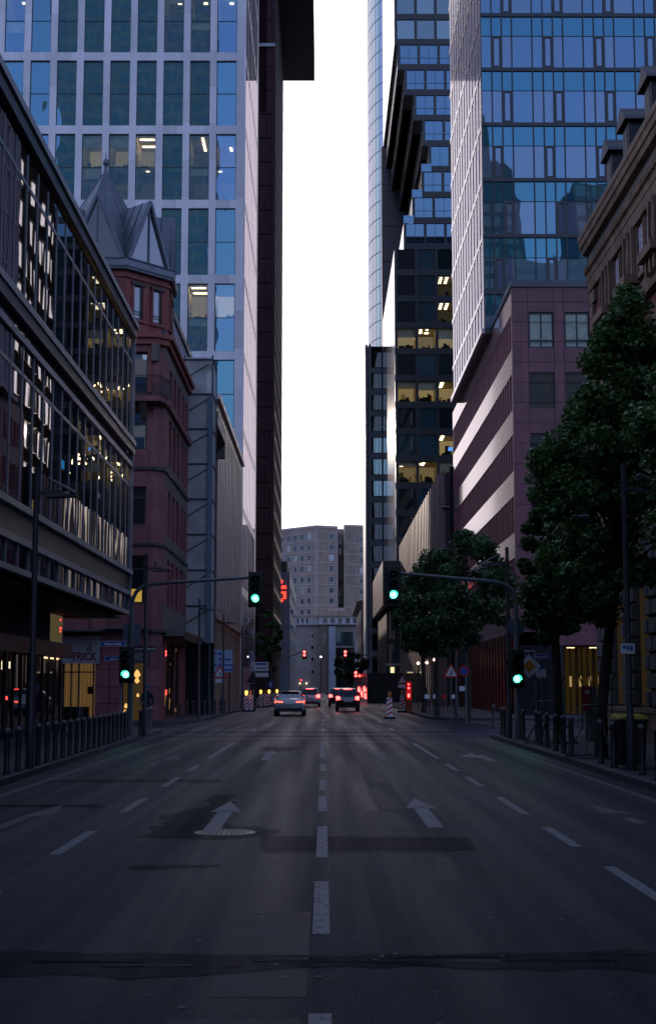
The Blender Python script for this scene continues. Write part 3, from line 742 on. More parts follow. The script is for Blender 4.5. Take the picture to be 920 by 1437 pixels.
b = MB(); b.face([(x0, y0, 4.2), (x1, y0, 4.2), (x1, y0, 20.5), (x0, y0, 20.5)], NETM); b.face([(x1, y0, 4.2), (x1, y1, 4.2), (x1, y1, 20.5), (x1, y0, 20.5)], NETM); b.build('netting', t, fix=False)
b = MB(); b.box(x1 - .22, x1 + .06, y0 - .12, y0 - .06, 4.1, 18.2, PALEBL); b.build('edge_sheet', t)
b = MB()
for i in range(1, 9): b.box(x0 + .1, x1 - .1, y0 + .2, y1 - .1, 4.2 + i * 2.02 - .04, 4.2 + i * 2.02, STEEL)
b.box(x0, x1, y1 - .3, y1 - .1, 0.12, 18.5, DARKCORE)
b.build('deck', t)

# L4: old dark stucco house with a deep eave
OLD = mat('sooty_stucco', (.05, .042, .042), .8, .2)
t = thing('stucco_house', 'narrow sooty stucco house with a deep eave between scaffold and ribbed facade', 'house', (-12, 94, 0))
f4 = FL(-7.9); b = MB()
u4 = [(85 + i * 2.3, 86.1 + i * 2.3) for i in range(8)]; v4 = [(4.8, 6.9), (8.2, 10.3), (11.6, 13.7), (15, 17.1)]
grid(b, f4, 83.4, 104, .12, 19.2, u4, v4, .3, OLD); b.box(83.4, 104, .31, 10, .12, 19.2, DARKCORE, f4); b.build('wall', t)
ws = WinSet(t)
for a, c in u4:
    for v0, v1 in v4: ws.put(f4, a, c, v0, v1, .12, WFR, GDIM, .08, (.5,))
ws.done()
b = MB(); b.extr([(-.6, 19.4), (.05, 18.7), (.3, 19.2), (10, 21.5), (10, 22), (-.6, 19.6)], 83.4, 104, OLD, Fr((-7.9, 0, 0), (-1, 0, 0), (0, 1, 0))); b.build('eave', t)
b = MB(); b.box(-7.95, -7.3, 103.4, 104, 18.4, 19.6, GSTONE); b.build('eave_bracket', t)
b = MB(); b.box(-13, -9.2, 84, 96, 19.5, 24.3, mat('pale_render', (.38, .37, .42), .7, .3)); b.box(-9.19, -9.05, 84, 96, 23.9, 24.3, ZINCD); b.build('roof_storey', t)

# L5: pale stone building with tall fins
PSTONE = mat('pale_stone', (.44, .38, .37), .38, .5, var=.12, vs=.7, streak=.15)
t = thing('ribbed_stone_building', 'pale stone building with tall narrow fins beside the white tower', 'office building', (-14, 120, 0))
f5 = FL(-8.0); b = MB(); u5 = []; y = 104.6
while y < 136: u5.append((y, y + 1.15)); y += 1.75
grid(b, f5, 104.1, 137, .12, 6.9, u5, [(.2, 6.2)], .5, mat('warm_lit_base_stone', (.52, .40, .30), .5, .4, var=.12)); grid(b, f5, 104.1, 137, 6.9, 23.0, u5, [(7.4, 12.6), (13.4, 17.6), (18.2, 22.3)], .5, PSTONE); b.box(104.1, 137, .51, 12, .12, 22.9, DARKCORE, f5); b.build('wall', t)  # warm light on the base storey is put into its stone colour
b = MB()
for a, c in u5: b.box(c, c + .6, -.07, -.001, 7.4, 22.3, PSTONE, f5)
b.build('fins', t)
ws = WinSet(t)
for a, c in u5:
    for v0, v1 in ((18.2, 22.3), (13.4, 17.6), (7.4, 12.6), (.2, 6.2)): ws.put(f5, a, c, v0, v1, .05, WFR, GDIM, .06)
ws.done()
b = MB(); b.box(104, 137.1, -.28, .3, 22.95, 23.35, PSTONE, f5); b.box(104, 137, -.26, 0, 6.6, 6.9, PSTONE, f5); b.build('cornice', t)
b = MB(); b.box(116, 137, -.03, -.01, 1, 6.0, emit('uplit_stone', (1, .62, .30), .05), f5) if False else None
t5 = t

# T: pale stone grid tower
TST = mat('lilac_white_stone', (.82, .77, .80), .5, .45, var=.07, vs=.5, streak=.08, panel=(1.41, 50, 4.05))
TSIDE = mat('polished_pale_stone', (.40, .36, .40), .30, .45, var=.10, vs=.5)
TFR = mat('thin_dark_frame', (.02, .022, .03), .4, .5)
GT = [glass('tower_glass_%d' % i, c, (.33, .70, .95), ior=n_, wav=.36, ws=.45, minf=.10) for i, (c, n_) in enumerate((((.008, .014, .02), 2.5), ((.012, .025, .032), 2.3)))]
GTS = glass('tower_side_glass', (.02, .02, .03), (.64, .60, .66), ior=1.8)
GTL = glass('tower_glass_clear', (0, 0, 0), (.35, .66, 1.0), ior=2.3, wav=.3, ws=.5, minf=.12, trans=1, tcol=(.7, .72, .66))
t = thing('stone_grid_tower', 'tall pale stone tower with a regular grid of two storey windows', 'tower', (-28, 158, 0))
XT, YT = -8.30, 144.0; fT = FS(YT)
uT = []; x = XT - .97
while x - 2.1 > -52: uT.append((x - 2.1, x)); x -= 2.82
zc = [35.7 + 8.1 * k for k in range(-4, 10)]; vT = [(z + .45, z + 7.65) for z in zc]
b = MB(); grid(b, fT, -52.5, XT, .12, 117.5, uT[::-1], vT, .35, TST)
fTs = FL(XT); uTs = []; y = YT + .6
while y + 2.1 < 172: uTs.append((y, y + 2.1)); y += 2.82
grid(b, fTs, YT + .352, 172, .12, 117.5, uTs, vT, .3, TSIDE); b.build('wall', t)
b = MB(); b.box(-52, XT - .4, 6.3, 27, .12, 117, DARKCORE, fT); b.build('core', t)
litT = {}
for row, cols in ((6, (0, 1, 3, 4, 5)), (4, (0, 1)), (8, (0, 1, 2, 8))):
    for c in cols: litT[(row, c)] = 1
ws = WinSet(t, 100)
order = [(z, i) for z in sorted(zc, key=lambda q: abs(q - 58)) for i in range(len(uT))]
order.sort(key=lambda q: (0 if (q[1] < 9 and 27 < q[0] < 78) else 1))
for z, i in order:
    a, c = uT[i]; lit = (zc.index(z), i) in litT
    ws.put(fT, a, c, z + .45, z + 7.65, .22, TFR, GTL if lit else GT[(i * 7 + int(z)) % 2], .07, (), (.5,))
ws.done()
b = MB()
for a, c in uTs:
    for v0, v1 in vT:
        b.face([fTs.p(a, .006, v0), fTs.p(c, .006, v0), fTs.p(c, .006, v1), fTs.p(a, .006, v1)], GTS)
        b.box(a + 1.03, a + 1.07, .002, .06, v0, v1, TFR, fTs)
tag(b.build('side_windows', t, fix=False), kind='stuff')
# lit rooms behind the clear windows
ROOM = mat('office_wall', (.55, .48, .34), .8, .2); ROOMO = mat('office_orange', (.45, .16, .05), .8, .2); ROOMD = mat('office_floor', (.12, .12, .12), .8, .2)
def rooms(par, fr, u0, u1, v0, v1, depth, lights, strength_wall, hue=(1, .78, .42), furn=0, seed=0):
    """one lit office floor: shell, ceiling strips, a few desks"""
    q = random.Random(seed); b = MB()
    wl = emit_cache(hue, round(strength_wall * q.uniform(.5, .85), 3))
    b.box(u0, u1, depth - .1, depth, v0, v1, wl, fr); b.box(u0, u1, .4, depth - .1, v1 - .05, v1, ROOM, fr); b.box(u0, u1, .4, depth - .1, v0, v0 + .05, ROOMD, fr)
    b.box(u0, u0 + .05, .4, depth - .1, v0 + .06, v1 - .06, ROOM, fr); b.box(u1 - .05, u1, .4, depth - .1, v0 + .06, v1 - .06, ROOM, fr)
    for i in range(4):
        x = q.uniform(u0 + .1, u1 - .5); h0 = q.uniform(v0 + .1, v0 + .9)
        b.box(x, x + q.uniform(.15, .7), depth - .14, depth - .105, h0, h0 + q.uniform(.4, 1.5), q.choice((ROOMD, ROOM, DARKCORE, ROOMO)), fr)
    if q.random() < .4 and u1 - u0 > 2: b.box(u0 + .05, u1 - .05, .45, .47, v1 - q.uniform(.5, 1.5), v1 - .06, ROOM, fr)
    if len(lights) > 3 and q.random() < .6: lights = [(a + q.uniform(-.15, .15), a + q.uniform(.25, .6), d0, d0 + q.uniform(.15, .4)) for a, c, d0, d1 in lights if q.random() < .75] or lights
    for i in range(furn):
        x = q.uniform(u0 + .3, u1 - .9); h = q.uniform(.5, 1.1); d = q.uniform(.8, depth - .5)
        b.box(x, x + q.uniform(.3, .9), d, d + .3, v0 + .05, v0 + h, DARKCORE, fr)
    o = b.build('lit_room', par)
    b = MB()
    for (a, c, d0, d1) in lights: b.box(a, c, d0, d1, v1 - .12, v1 - .06, ROOML if strength_wall > .1 else WHITEL, fr)
    b.build('ceiling_light', o); return o
ROOML = emit('room_ceiling_light', (1.0, .80, .46), 11)
_ec = {}
def emit_cache(h, s):
    if (h, s) not in _ec: _ec[(h, s)] = emit('lit_wall_%d' % len(_ec), h, s)
    return _ec[(h, s)]
for (row, c) in litT:
    a, e = uT[c]; z = zc[row]
    L = [(a + .3, e - .3, 1.2, 1.5), (a + .3, e - .3, 3.2, 3.5)]
    if row == 6 and c < 2: L = [(a + 1.2, a + 1.45, .8, 4.6)]
    if row == 6 and c in (4, 5): L = [(a + .2 + .5 * (c == 5), e - .9 + .4 * (c == 5), 1.2, 1.45)]
    if row == 8: L = [(a + 1.0, a + 1.4, 1.0, 1.4), (a + 1.1, a + 1.5, 3, 3.4)]
    sw = {6: .34, 4: .45, 8: .02}[row]
    if row == 6 and c < 2: sw = .06
    rooms(t, fT, a, e, z + 4.05, z + 7.6, 5, L, sw, furn=2, seed=c)
    rooms(t, fT, a, e, z + .5, z + 4.0, 5, [(a + .2 + .27 * c, a + .55 + .27 * c, 1, 1.2)] if row == 6 and c != 4 else [], .05 if row == 6 else .012, furn=3, seed=c + 9)

# JC: dark red granite tower with a huge flat roof
JCM = mat('dark_red_granite', (.06, .021, .026), .65, .25, var=.15, vs=.4, panel=(.7, 1.35, 3.75))
JCD = mat('dark_red_joint', (.018, .007, .01), .8, .1)
BLK = mat('black_soffit', (.008, .008, .009), .6, .3)
GJ = glass('jc_glass', (.01, .01, .012), (1, .9, .95), ior=1.7)
t = thing('dark_red_tower', 'dark red granite tower under a huge flat overhanging black roof', 'tower', (-26, 225, 0))
XJ = -7.35; fJ = FS(206); fJs = FL(XJ)
b = MB(); b.box(XJ - 38, XJ, 206, 244, .12, 112, JCM)
z = 5.
while z < 112:
    b.box(XJ - 37.9, XJ - .6, -.02, .0, z, z + .18, JCD, fJ); z += 3.75
for x in (XJ - .65, XJ - 1.35): b.box(x, x + .05, -.025, .0, 5, 111, JCD, fJ)
b.box(XJ - 37.8, XJ - 1.4, -.03, 0, 88, 111, JCD, fJ)
b.box(XJ - 38, XJ - .1, -.3, 0, 98.2, 98.7, ALU, fJ); z = 6.
while z < 110:
    b.box(208, 243.5, -.03, 0, z, z + 1.9, JCD, fJs); z += 3.75
b.build('wall', t)
b = MB(); z = 4.5
LED = emit('facade_dots', (1, .75, .6), .5)
for k in range(9):
    for i in range(26): b.box(209 + i * 1.35, 209.25 + i * 1.35, -.06, -.031, 10 + k * 3.75 + 2.2, 10 + k * 3.75 + 2.32, LED, fJs)
b.build('facade_lights', t)
b = MB(); b.box(XJ - 45, -1.77, 199, 250, 112.3, 117, BLK); b.build('roof', t)
b = MB()
for k in range(3):
    z = 6 + k * 3.6
    b.box(XJ - 3.2, XJ - 2.0, -.05, -.03, z, z + 2.2, GDIM, fJ)
b.build('window', t)

# S: grey bank building with the red emblem
SGR = mat('grey_clad_wall', (.10, .11, .13), .6, .4, var=.08)
t = thing('grey_bank_building', 'grey bank building carrying a glowing red S emblem', 'bank', (-14, 320, 0))
fB = FS(290); w_ = MB(); w_.box(-30, -7.0, 290, 362, .12, 24.9, SGR)
b = MB(); b.box(-14, -7.6, 291, 330, 24.9, 27.2, OLD); b.lathe((-9.6, 292, 24.9), [(.6, 0), (1.1, .6), (.9, 1.4), (.3, 1.9)], OLD, 8); b.box(-10.8, -9.4, 290.5, 292, 24.9, 26.3, ALU); b.build('roof_plant', t)
b = w_
for x in (-9.9, -7.75): b.box(x, x + .06, -.03, 0, .2, 24.8, ALU, fB)
for z in (3, 6.5, 10, 13.5, 17, 20.5): b.box(-30, -7.1, -.02, 0, z, z + .07, BLACKM, fB)
fBs = FL(-7.0)
for z in (3, 6.5, 10, 13.5, 17, 20.5): b.box(291, 361, -.03, 0, z, z + 1.7, GDIM, fBs)
b.build('wall', t)
EM = emit('red_emblem', (1.0, .055, .03), 2.2)
b = MB(); s0 = -8.45
b.lathe(fB.p(s0 - .35, -.2, 23.0), [(.02, -.08), (.42, -.08), (.42, .08), (.02, .08)], EM, 16, 1)
b.box(s0 - .9, s0 + .75, -.3, -.1, 21.5, 22.15, EM, fB); b.box(s0 - .9, s0 - .3, -.3, -.1, 20.95, 21.499, EM, fB)
b.box(s0 - .9, s0 + .75, -.3, -.1, 20.5, 20.949, EM, fB); b.box(s0 + .15, s0 + .75, -.3, -.1, 19.45, 20.499, EM, fB); b.box(s0 - .9, s0 + .149, -.3, -.1, 18.9, 19.5, EM, fB)
b.build('emblem', t)
# ------------------------------------------------------------------ RIGHT SIDE BUILDINGS
# R1: ornate red brick and brown stone palace, street face x = 8.9, far corner y = 48.4
BRICK = mat('red_brick', (.19, .058, .048), .8, .25, var=.25, vs=3, bump=.3, bs=20)
BSTONE = mat('brown_sandstone', (.23, .135, .095), .8, .25, streak=.35, var=.3, vs=1.6, bump=.4, bs=9)
DSTONE = mat('dark_rustic_stone', (.115, .105, .10), .85, .2, var=.3, vs=1.8, bump=.6, bs=7)
SLATE = mat('dark_slate', (.03, .03, .036), .5, .4, var=.3, vs=3)
MOSA = mat('mosaic_panel', (.28, .26, .32), .6, .4, var=.75, vs=5)
X1 = 9.4; YC = 48.4; f = FRt(X1)
t = thing('brick_palace', 'ornate red brick and brown stone palace with a deep cornice behind the pavement trees', 'building', (14, 30, 0))
us = []; y = YC - 2.3
while y > -28: us.append((y - 1.5, y)); y -= 3.4
us = us[::-1]
b = MB(); grid(b, f, -30, YC, 6.6, 15.6, us, [(7.6, 10.4)], .4, BRICK); b.build('brick_wall', t)
b = MB(); grid(b, f, -30, YC, .12, 6.6, us, [(1.1, 5.4)], .5, DSTONE); b.build('stone_wall', t)
b = MB(); b.box(-30, YC - .05, .51, 16, .12, 17, DARKCORE, f); b.build('core', t)
b = MB(); b.box(-30, YC + .1, -.22, 0, .12, .95, BSTONE, f); b.box(-30, YC + .12, -.26, .02, .95, 1.08, BSTONE, f); b.build('plinth', t)
# rusticated blocks
rr_ = random.Random(11); b = MB()
def block(y0, y1, z0, z1, m, d=.16):
    c = .05; P = [f.p(y0, -.001, z0), f.p(y1, -.001, z0), f.p(y1, -.001, z1), f.p(y0, -.001, z1)]
    Q = [f.p(y0 + c, -d, z0 + c), f.p(y1 - c, -d, z0 + c), f.p(y1 - c, -d, z1 - c), f.p(y0 + c, -d, z1 - c)]
    b.face(Q, m)
    for i in range(4): b.face([P[i], P[(i + 1) % 4], Q[(i + 1) % 4], Q[i]], m)
prev = -30
edges = [(-30, us[0][0])] + [(us[i][1], us[i + 1][0]) for i in range(len(us) - 1)] + [(us[-1][1], YC)]
for (a, c) in edges:
    if c < 6: continue
    z = 1.1; k = 0
    while z < 6.3:
        h = .52; w_ = c - a
        sp = [0, .5, 1] if k % 2 else [0, .28, .72, 1]
        for p, q in zip(sp, sp[1:]): block(a + w_ * p + .015, a + w_ * q - .015, z, z + h - .03, DSTONE, rr_.uniform(.12, .2))
        z += h; k += 1
for (a, c) in us:      # voussoirs over the openings
    if a < 6: continue
    for i in range(3): block(a + i * .5 + .01, a + i * .5 + .49, 5.42, 6.28, DSTONE, .18)
b.build('rusticated_blocks', t)
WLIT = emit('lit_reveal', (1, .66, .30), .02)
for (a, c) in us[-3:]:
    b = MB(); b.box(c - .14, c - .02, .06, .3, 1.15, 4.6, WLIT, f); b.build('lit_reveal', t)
ws = WinSet(t, 40)
for (a, c) in us[::-1]:
    ws.put(f, a, c, 1.1, 5.4, .3, WFR, GDIM, .08, (.5,), (.7,)); ws.put(f, a, c, 7.6, 10.4, .22, WFR, GDIM, .09, (.5,), (.7,))
ws.done()
b = MB()
b.box(-30, YC + .16, -.24, .02, 6.4, 6.75, BSTONE, f); b.box(-30, YC + .1, -.14, .02, 6.76, 7.0, BSTONE, f)
b.box(-30, YC + .14, -.2, .02, 12.9, 13.15, BSTONE, f); b.box(-30, YC + .06, -.08, .01, 13.16, 13.5, BSTONE, f); b.build('string_course', t)
# window surrounds with pediments
b = MB()
for (a, c) in us:
    if a < 4: continue
    b.box(a - .28, a - .02, -.16, .1, 7.2, 10.5, BSTONE, f); b.box(c + .02, c + .28, -.16, .1, 7.2, 10.5, BSTONE, f)
    b.box(a - .4, c + .4, -.3, .1, 7.05, 7.22, BSTONE, f); b.box(a - .35, c + .35, -.22, .1, 10.52, 10.95, BSTONE, f); b.box(a - .5, c + .5, -.42, .1, 10.96, 11.15, BSTONE, f)
    b.extr([(a - .5, 11.16), (c + .5, 11.16), ((a + c) / 2, 11.8)], -.36, .05, BSTONE, f)
    for s in (a - .28, c + .06): b.extr([(s, 10.0), (s + .22, 10.0), (s + .22, 10.5), (s, 10.5)], -.28, -.161, BSTONE, f)
    b.box(a - .5, c + .5, -.045, -.001, 9.2, 9.45, BSTONE, f); b.box(a - .5, c + .5, -.042, -.001, 12.0, 12.35, BSTONE, f)
b.build('window_surround', t)
# frieze: little twin windows with colonettes and mosaic panels
b = MB()
for i, (a, c) in enumerate(us):
    if a < 4: continue
    m_ = (a + c) / 2
    b.box(m_ - .62, m_ - .5, -.22, .05, 13.9, 15.4, BSTONE, f); b.box(m_ + .5, m_ + .62, -.22, .05, 13.9, 15.4, BSTONE, f)
    b.lathe(f.p(m_, -.14, 13.9), [(.13, 0), (.1, .15), (.12, .5), (.085, 1.3), (.14, 1.45), (.14, 1.5)], BSTONE, 10)
    b.box(m_ - .49, m_ + .49, -.03, -.002, 13.92, 15.38, DARKCORE, f)
    b.box(m_ - .85, m_ + .85, -.5, .05, 13.62, 13.88, BSTONE, f)
    for s in (-.6, -.1, .4): b.extr([(m_ + s, 13.6), (m_ + s + .22, 13.6), (m_ + s + .22, 13.2), (m_ + s, 13.15)], -.34, -.001, BSTONE, f)
    for s in (-1, 1):
        x = m_ + s * 1.17
        b2 = MB(); b2.box(x - .38, x + .38, -.02, -.001, 13.95, 15.3, MOSA, f); b2.build('mosaic_panel', t)
        b.box(x - .46, x - .39, -.08, .01, 13.9, 15.38, BSTONE, f); b.box(x + .39, x + .46, -.08, .01, 13.9, 15.38, BSTONE, f)
        b.box(x - .46, x + .46, -.1, .01, 13.72, 13.89, BSTONE, f)
b.build('frieze', t)
b = MB()
pr = [(0, 15.4), (.12, 15.4), (.16, 15.75), (.3, 15.8), (.3, 16.05), (.22, 16.05), (.25, 16.4), (.4, 16.5), (.62, 17.0), (.66, 17.25), (0, 17.25)]
def run(profile, y0, y1, m, ov=0):
    b.extr([(-p + 0, z) for p, z in profile], y0, y1, m, Fr((X1, 0, 0), (1, 0, 0), (0, 1, 0)))
run([(0, 15.4), (.14, 15.4), (.18, 15.75), (.05, 15.75), (0, 15.75)], -30, YC + .12, BSTONE)
run([(0, 15.76), (.2, 15.76), (.24, 16.25), (0, 16.25)], -30, YC + .2, BSTONE)
run([(0, 16.72), (.30, 16.80), (.35, 16.98), (.40, 17.0), (.42, 17.2), (.46, 17.24), (.46, 17.36), (0, 17.36)], -30, YC + .35, BSTONE)
run([(0, 16.26), (.1, 16.26), (.12, 16.74), (0, 16.74)], -30, YC + .1, SLATE)
run([(-.2, 17.37), (.45, 17.37), (.45, 17.45), (-.2, 17.5)], -30, YC + .38, SLATE)
y = YC + .05
while y > 20: b.box(y - .1, y + .02, -.32, -.1, 16.0, 16.22, BSTONE, f); y -= .24
b.build('cornice', t)
# quoins
b = MB(); z = 6.9; k = 0
while z < 15.2:
    w_ = .75 if k % 2 else .45
    b.box(YC - w_, YC + .1, -.13, .3, z, z + .42, BSTONE, f); z += .47; k += 1
b.build('quoins', t)
b = MB(); b.extr([(-.25, 17.5), (-1.8, 19.6), (-8, 20.6), (-8, 17.5)], -30, YC - .2, SLATE, Fr((X1, 0, 0), (-1, 0, 0), (0, 1, 0))); b.build('roof', t)
for y in (45.9, 43.3, 40.2, 37.0):
    b = MB(); b.box(X1 + .15, X1 + 1.8, y - .45, y + .45, 17.5, 19.35, SLATE); b.extr([(y - .68, 19.35), (y + .68, 19.35), (y + .55, 19.5), (y, 19.95), (y - .55, 19.5)], -.02, 2.2, SLATE, f)
    b.box(X1 + .13, X1 + .149, y - .3, y + .3, 18.0, 19.2, WFR); b.build('dormer', t)

# R2: plum granite block on the far corner
PLUM = mat('plum_granite', (.185, .070, .082), .5, .4, var=.12, vs=.8, streak=.14, panel=(1.05, 40, 1.2))
PLUMS = mat('polished_sunlit_granite', (.38, .24, .23), .14, .6, var=.2, vs=1.2, coat=.35, streak=.2, panel=(40, 1.12, 1.2)); PLUMS.node_tree.nodes['Principled BSDF'].inputs['Specular Tint'].default_value = (1, .84, .80, 1); PLUMS.node_tree.nodes['Principled BSDF'].inputs['Coat Tint'].default_value = (1, .88, .84, 1)  # sunlit pink of the street face put into its reflection and coat tints
PLUMF = mat('plum_reveal', (.26, .075, .09), .45, .45, var=.12)
JOINT = mat('stone_joint', (.05, .022, .03), .8, .2)
GBL = glass('blue_reflecting_glass', (.02, .035, .05), (.72, .90, 1.0), ior=2.5, wav=.35, ws=.7, minf=.22)
X2, Y2 = 11.0, 81.3
t = thing('granite_office_block', 'plum granite office block with square windows and bright ribbon storeys on its street side', 'office building', (20, 95, 0))
f = FS(Y2); fs = FRt(X2)
u2 = [(X2 + .95 + 2.1 * i, X2 + 2.42 + 2.1 * i) for i in range(10)]
v2 = [(21.35 - 3.6 * k, 23.5 - 3.6 * k) for k in range(5)][::-1]
b = MB(); grid(b, f, X2, 33, 4.8, 25.0, u2, v2, .35, PLUM); b.box(X2 + .4, 33, .36, 30, 4.8, 24.9, DARKCORE, f)
for z in [4.9 + i * 1.2 for i in range(17)]: b.box(X2 + .02, 33, -.006, .001, z, z + .03, JOINT, f)
for i in range(10):
    for q in (.0, 1.05): b.box(X2 + .93 - .03 + 2.1 * i + (0 if q == 0 else 1.5), X2 + .93 + 2.1 * i + (0 if q == 0 else 1.5), -.005, .002, 4.85, 24.9, JOINT, f)
b.build('front_wall', t)
us2 = []; y = Y2 + .8; k = 0
while y + .8 < 119.5:
    us2.append((y, y + .8)); y += 1.12
b = MB(); grid(b, fs, Y2 + .352, 120, 4.8, 25.0, us2, v2, .3, PLUMS, PLUMF); b.build('street_wall', t)
b = MB(); b.box(X2 - .08, 33, -.1, 30, 25.0, 25.4, ZINCD, f); b.build('parapet', t)
ws = WinSet(t)
for k, (a, c) in enumerate(u2):
    for v0, v1 in v2:
        ws.put(f, a, c, v0, v1, .1, TFR, GBL if v0 > 20 else GDIM, .1, (.5,), (.22,) if v0 > 20 else (.45,))
for a, c in us2:
    for v0, v1 in v2: ws.put(fs, a, c, v0, v1, .09, PLUMF, GDIM, .05)
ws.done()
# ground floor: dark base, tall fins, warm lobby behind gilded blinds
BRONZE = mat('brown_cladding', (.05, .028, .018), .35, .5, metal=.2, var=.2)
b = MB(); b.box(X2 + 13, 33, 0, .35, .12, 4.8, PLUM, f); b.box(X2, X2 + 2.3, 0, .4, .12, 4.8, DARKCORE, f); b.box(X2, X2 + 13, 0, .4, 4.05, 4.8, PLUM, f)
b.box(Y2 + .4, 120, .5, .9, .12, 4.8, BRONZE, fs)
y = Y2 + .6
while y < 119: b.box(y, y + .5, -.1, .499, .12, 4.79, BRONZE, fs); y += 1.6
b.build('base_wall', t)
b = MB(); b.box(X2 + 2.3, X2 + 13, 3.4, 3.5, .12, 4.0, emit('lobby_wall', (1, .60, .16), .05), f); b.box(X2 + 2.3, X2 + 13, .3, 3.4, 3.95, 4.04, mat('lobby_ceiling', (.5, .36, .2), .6), f)
for x in range(4): b.box(X2 + 3.0 + x * 1.3, X2 + 3.4 + x * 1.3, .9, 1.2, 3.90, 3.949, WARM, f)
b.build('lobby', t)
b = MB()
GILT = mat('gilded_blind', (.28, .20, .08), .35, .5, metal=.5)
for i in range(32):
    x = X2 + 2.4 + i * .33; b.box(x, x + (.10 if i % 3 else .18), .8, .86, .14, 3.9, GILT, f)
for i in range(8): b.box(X2 + 2.5 + i * .55, X2 + 2.62 + i * .55, .7, .79, 1.7, 2.3, emit_cache((1, .72, .3), .8), f)
b.build('blinds', t)
b = MB()
for x in (X2 + 2.3, X2 + 4.9, X2 + 7.5, X2 + 10): b.box(x, x + .3, 0, .3, .12, 4.04, BLACKM, f)
b.face([f.p(X2 + 2.3, .2, .12), f.p(X2 + 13, .2, .12), f.p(X2 + 13, .2, 4.04), f.p(X2 + 2.3, .2, 4.04)], GSH); b.build('lobby_window', t, fix=False)

# R3: blue glass tower standing over the block
X3, Y3 = 10.5, 91.0
FIN = mat('pale_pink_fin', (.50, .42, .46), .15, .6, var=.05, coat=.5)
GR3 = [glass('blue_tower_glass_%d' % i, c, tn, ior=n_, wav=.26, ws=.45, minf=.07) for i, (c, n_, tn) in enumerate((((.012, .03, .06), 2.5, (.36, .62, .88)), ((.085, .095, .14), 2.3, (.43, .64, .88)), ((.008, .04, .07), 2.5, (.22, .58, .80))))]
GPUR = glass('plum_side_glass', (.05, .022, .035), (.9, .8, .9), ior=1.6)
t = thing('blue_glass_tower', 'blue glass tower with slim dark framed vents rising over the granite block', 'tower', (22, 105, 0))
f = FS(Y3); fs = FRt(X3)
b = MB(); b.box(X3 + .3, 42, .3, 23, 25.45, 88, DARKCORE, f); b.box(X3, X3 + .55, -.02, 23, 24.65, 25.0, TFR, f); b.box(X3 + .1, X3 + .5, .2, 23, 25.0, 25.46, BLK, f); b.build('core', t)
mod = [.72, .68, .68, 1.36]; xs = [X3]
while xs[-1] < 40: xs.append(xs[-1] + mod[(len(xs) - 1) % 4] * 1.0)
ROW0 = 42.8 - 3.84 * 5      # floor levels
b = MB(); ws = WinSet(t); rows = []
z = 24.6 + .2; zz = []
zt = 1.7 + .4515 * Y3       # dark transom seen high in the frame
k0 = -int((zt - 25) / 3.84) - 1
for k in range(k0, 13): zz.append(zt + 3.84 * k)
for n, z in enumerate(zz):
    if z > 25: b.box(X3, 42, -.03, .25, z - .12, z + .12, TFR, f)
for x in xs: b.box(x - .035, x + .035, -.02, .2, 25.0, 87.5, TFR, f)
b.build('mullions', t)
cand = []
for n, z in enumerate(zz):
    sh = (n + (k0 % 2)) % 2
    for i in range(len(xs) - 1): cand.append((abs(z - 45), n, z, i, sh))
cand.sort(key=lambda c: (0 if (c[3] < 14 and 24 < c[2] < 52) else 1, c[0]))
for _, n, z, i, sh in cand:
    a, c = xs[i] + .036, xs[i + 1] - .036
    vent = (i % 4 == (2 if sh else 1))
    g = GR3[1] if (i * 5 + n * 3) % 4 < 2 else GR3[0]
    lo = max(z + .13, 25.02)
    if lo > z + 3.3: continue
    if lo > z + 2.0: ws.put(f, a, c, lo, z + 3.70, .035, TFR, GR3[2], .012, (), (), .06); continue
    if vent: ws.put(f, a, c, lo, z + 2.35, -.01, TFR, GR3[1], .13, (), (), .1)
    else: ws.put(f, a, c, lo, z + 2.35, .03, TFR, g, .008, (), (), .06)
    ws.put(f, a, c, z + 2.36, z + 3.70, .035, TFR, GR3[2], .012, (), (), .06)
ws.done()
b = MB(); y = Y3; i = 0
while y < 113.5:
    w_ = .52 if i % 2 == 0 else .30
    b.box(y, y + w_, -.02 if i % 2 else -.04, .05, 25.0, 88, FIN, fs); y += .95; i += 1
for z in zz:
    if z > 24.8: b.box(Y3 + .01, 113.6, -.05, .04, z - .2, z + .15, FIN, fs)
b.box(Y3 - .01, 113.7, -.22, .25, 24.66, 25.0, FIN, fs); b.build('fins', t)
b = MB(); b.face([fs.p(Y3, .03, 25), fs.p(113.5, .03, 25), fs.p(113.5, .03, 88), fs.p(Y3, .03, 88)], GPUR); b.build('side_glazing', t, fix=False)

# R5: ribbed stone building farther down the street
RIB = mat('pinkish_stone', (.205, .125, .115), .55, .4, var=.15, vs=.8)
RIBD = mat('rib_recess', (.05, .028, .03), .5, .4)
t = thing('ribbed_pink_building', 'pinkish stone building with closely spaced vertical ribs beyond the granite block', 'building', (18, 150, 0))
f = FRt(10.4); b = MB(); b.box(121.5, 188, .0, 14, .12, 20, RIBD, f); b.box(121, 121.5, .4, 14, .12, 20.5, DARKCORE, f); b.build('wall', t)
b = MB(); y = 123.
while y < 188: b.box(y, y + .75, -.45, 0, .12, 20.2, RIB, f); y += 2.3
b.box(121.4, 122.2, -.3, 0, .12, 20.2, RIB, f)
for z in (4.4, 8, 11.6, 15.2): b.box(122.3, 188, -.1, 0, z, z + .7, RIB, f)
b.build('ribs', t)
b = MB()
for z in (17, 13.4, 10): b.box(121.6, 122.1, -.1, .39, z, z + .2, GSTONE, f); b.box(121.0, 121.4, -.6, .39, z, z + .05, ALU, f)
b.build('fire_stair', t)

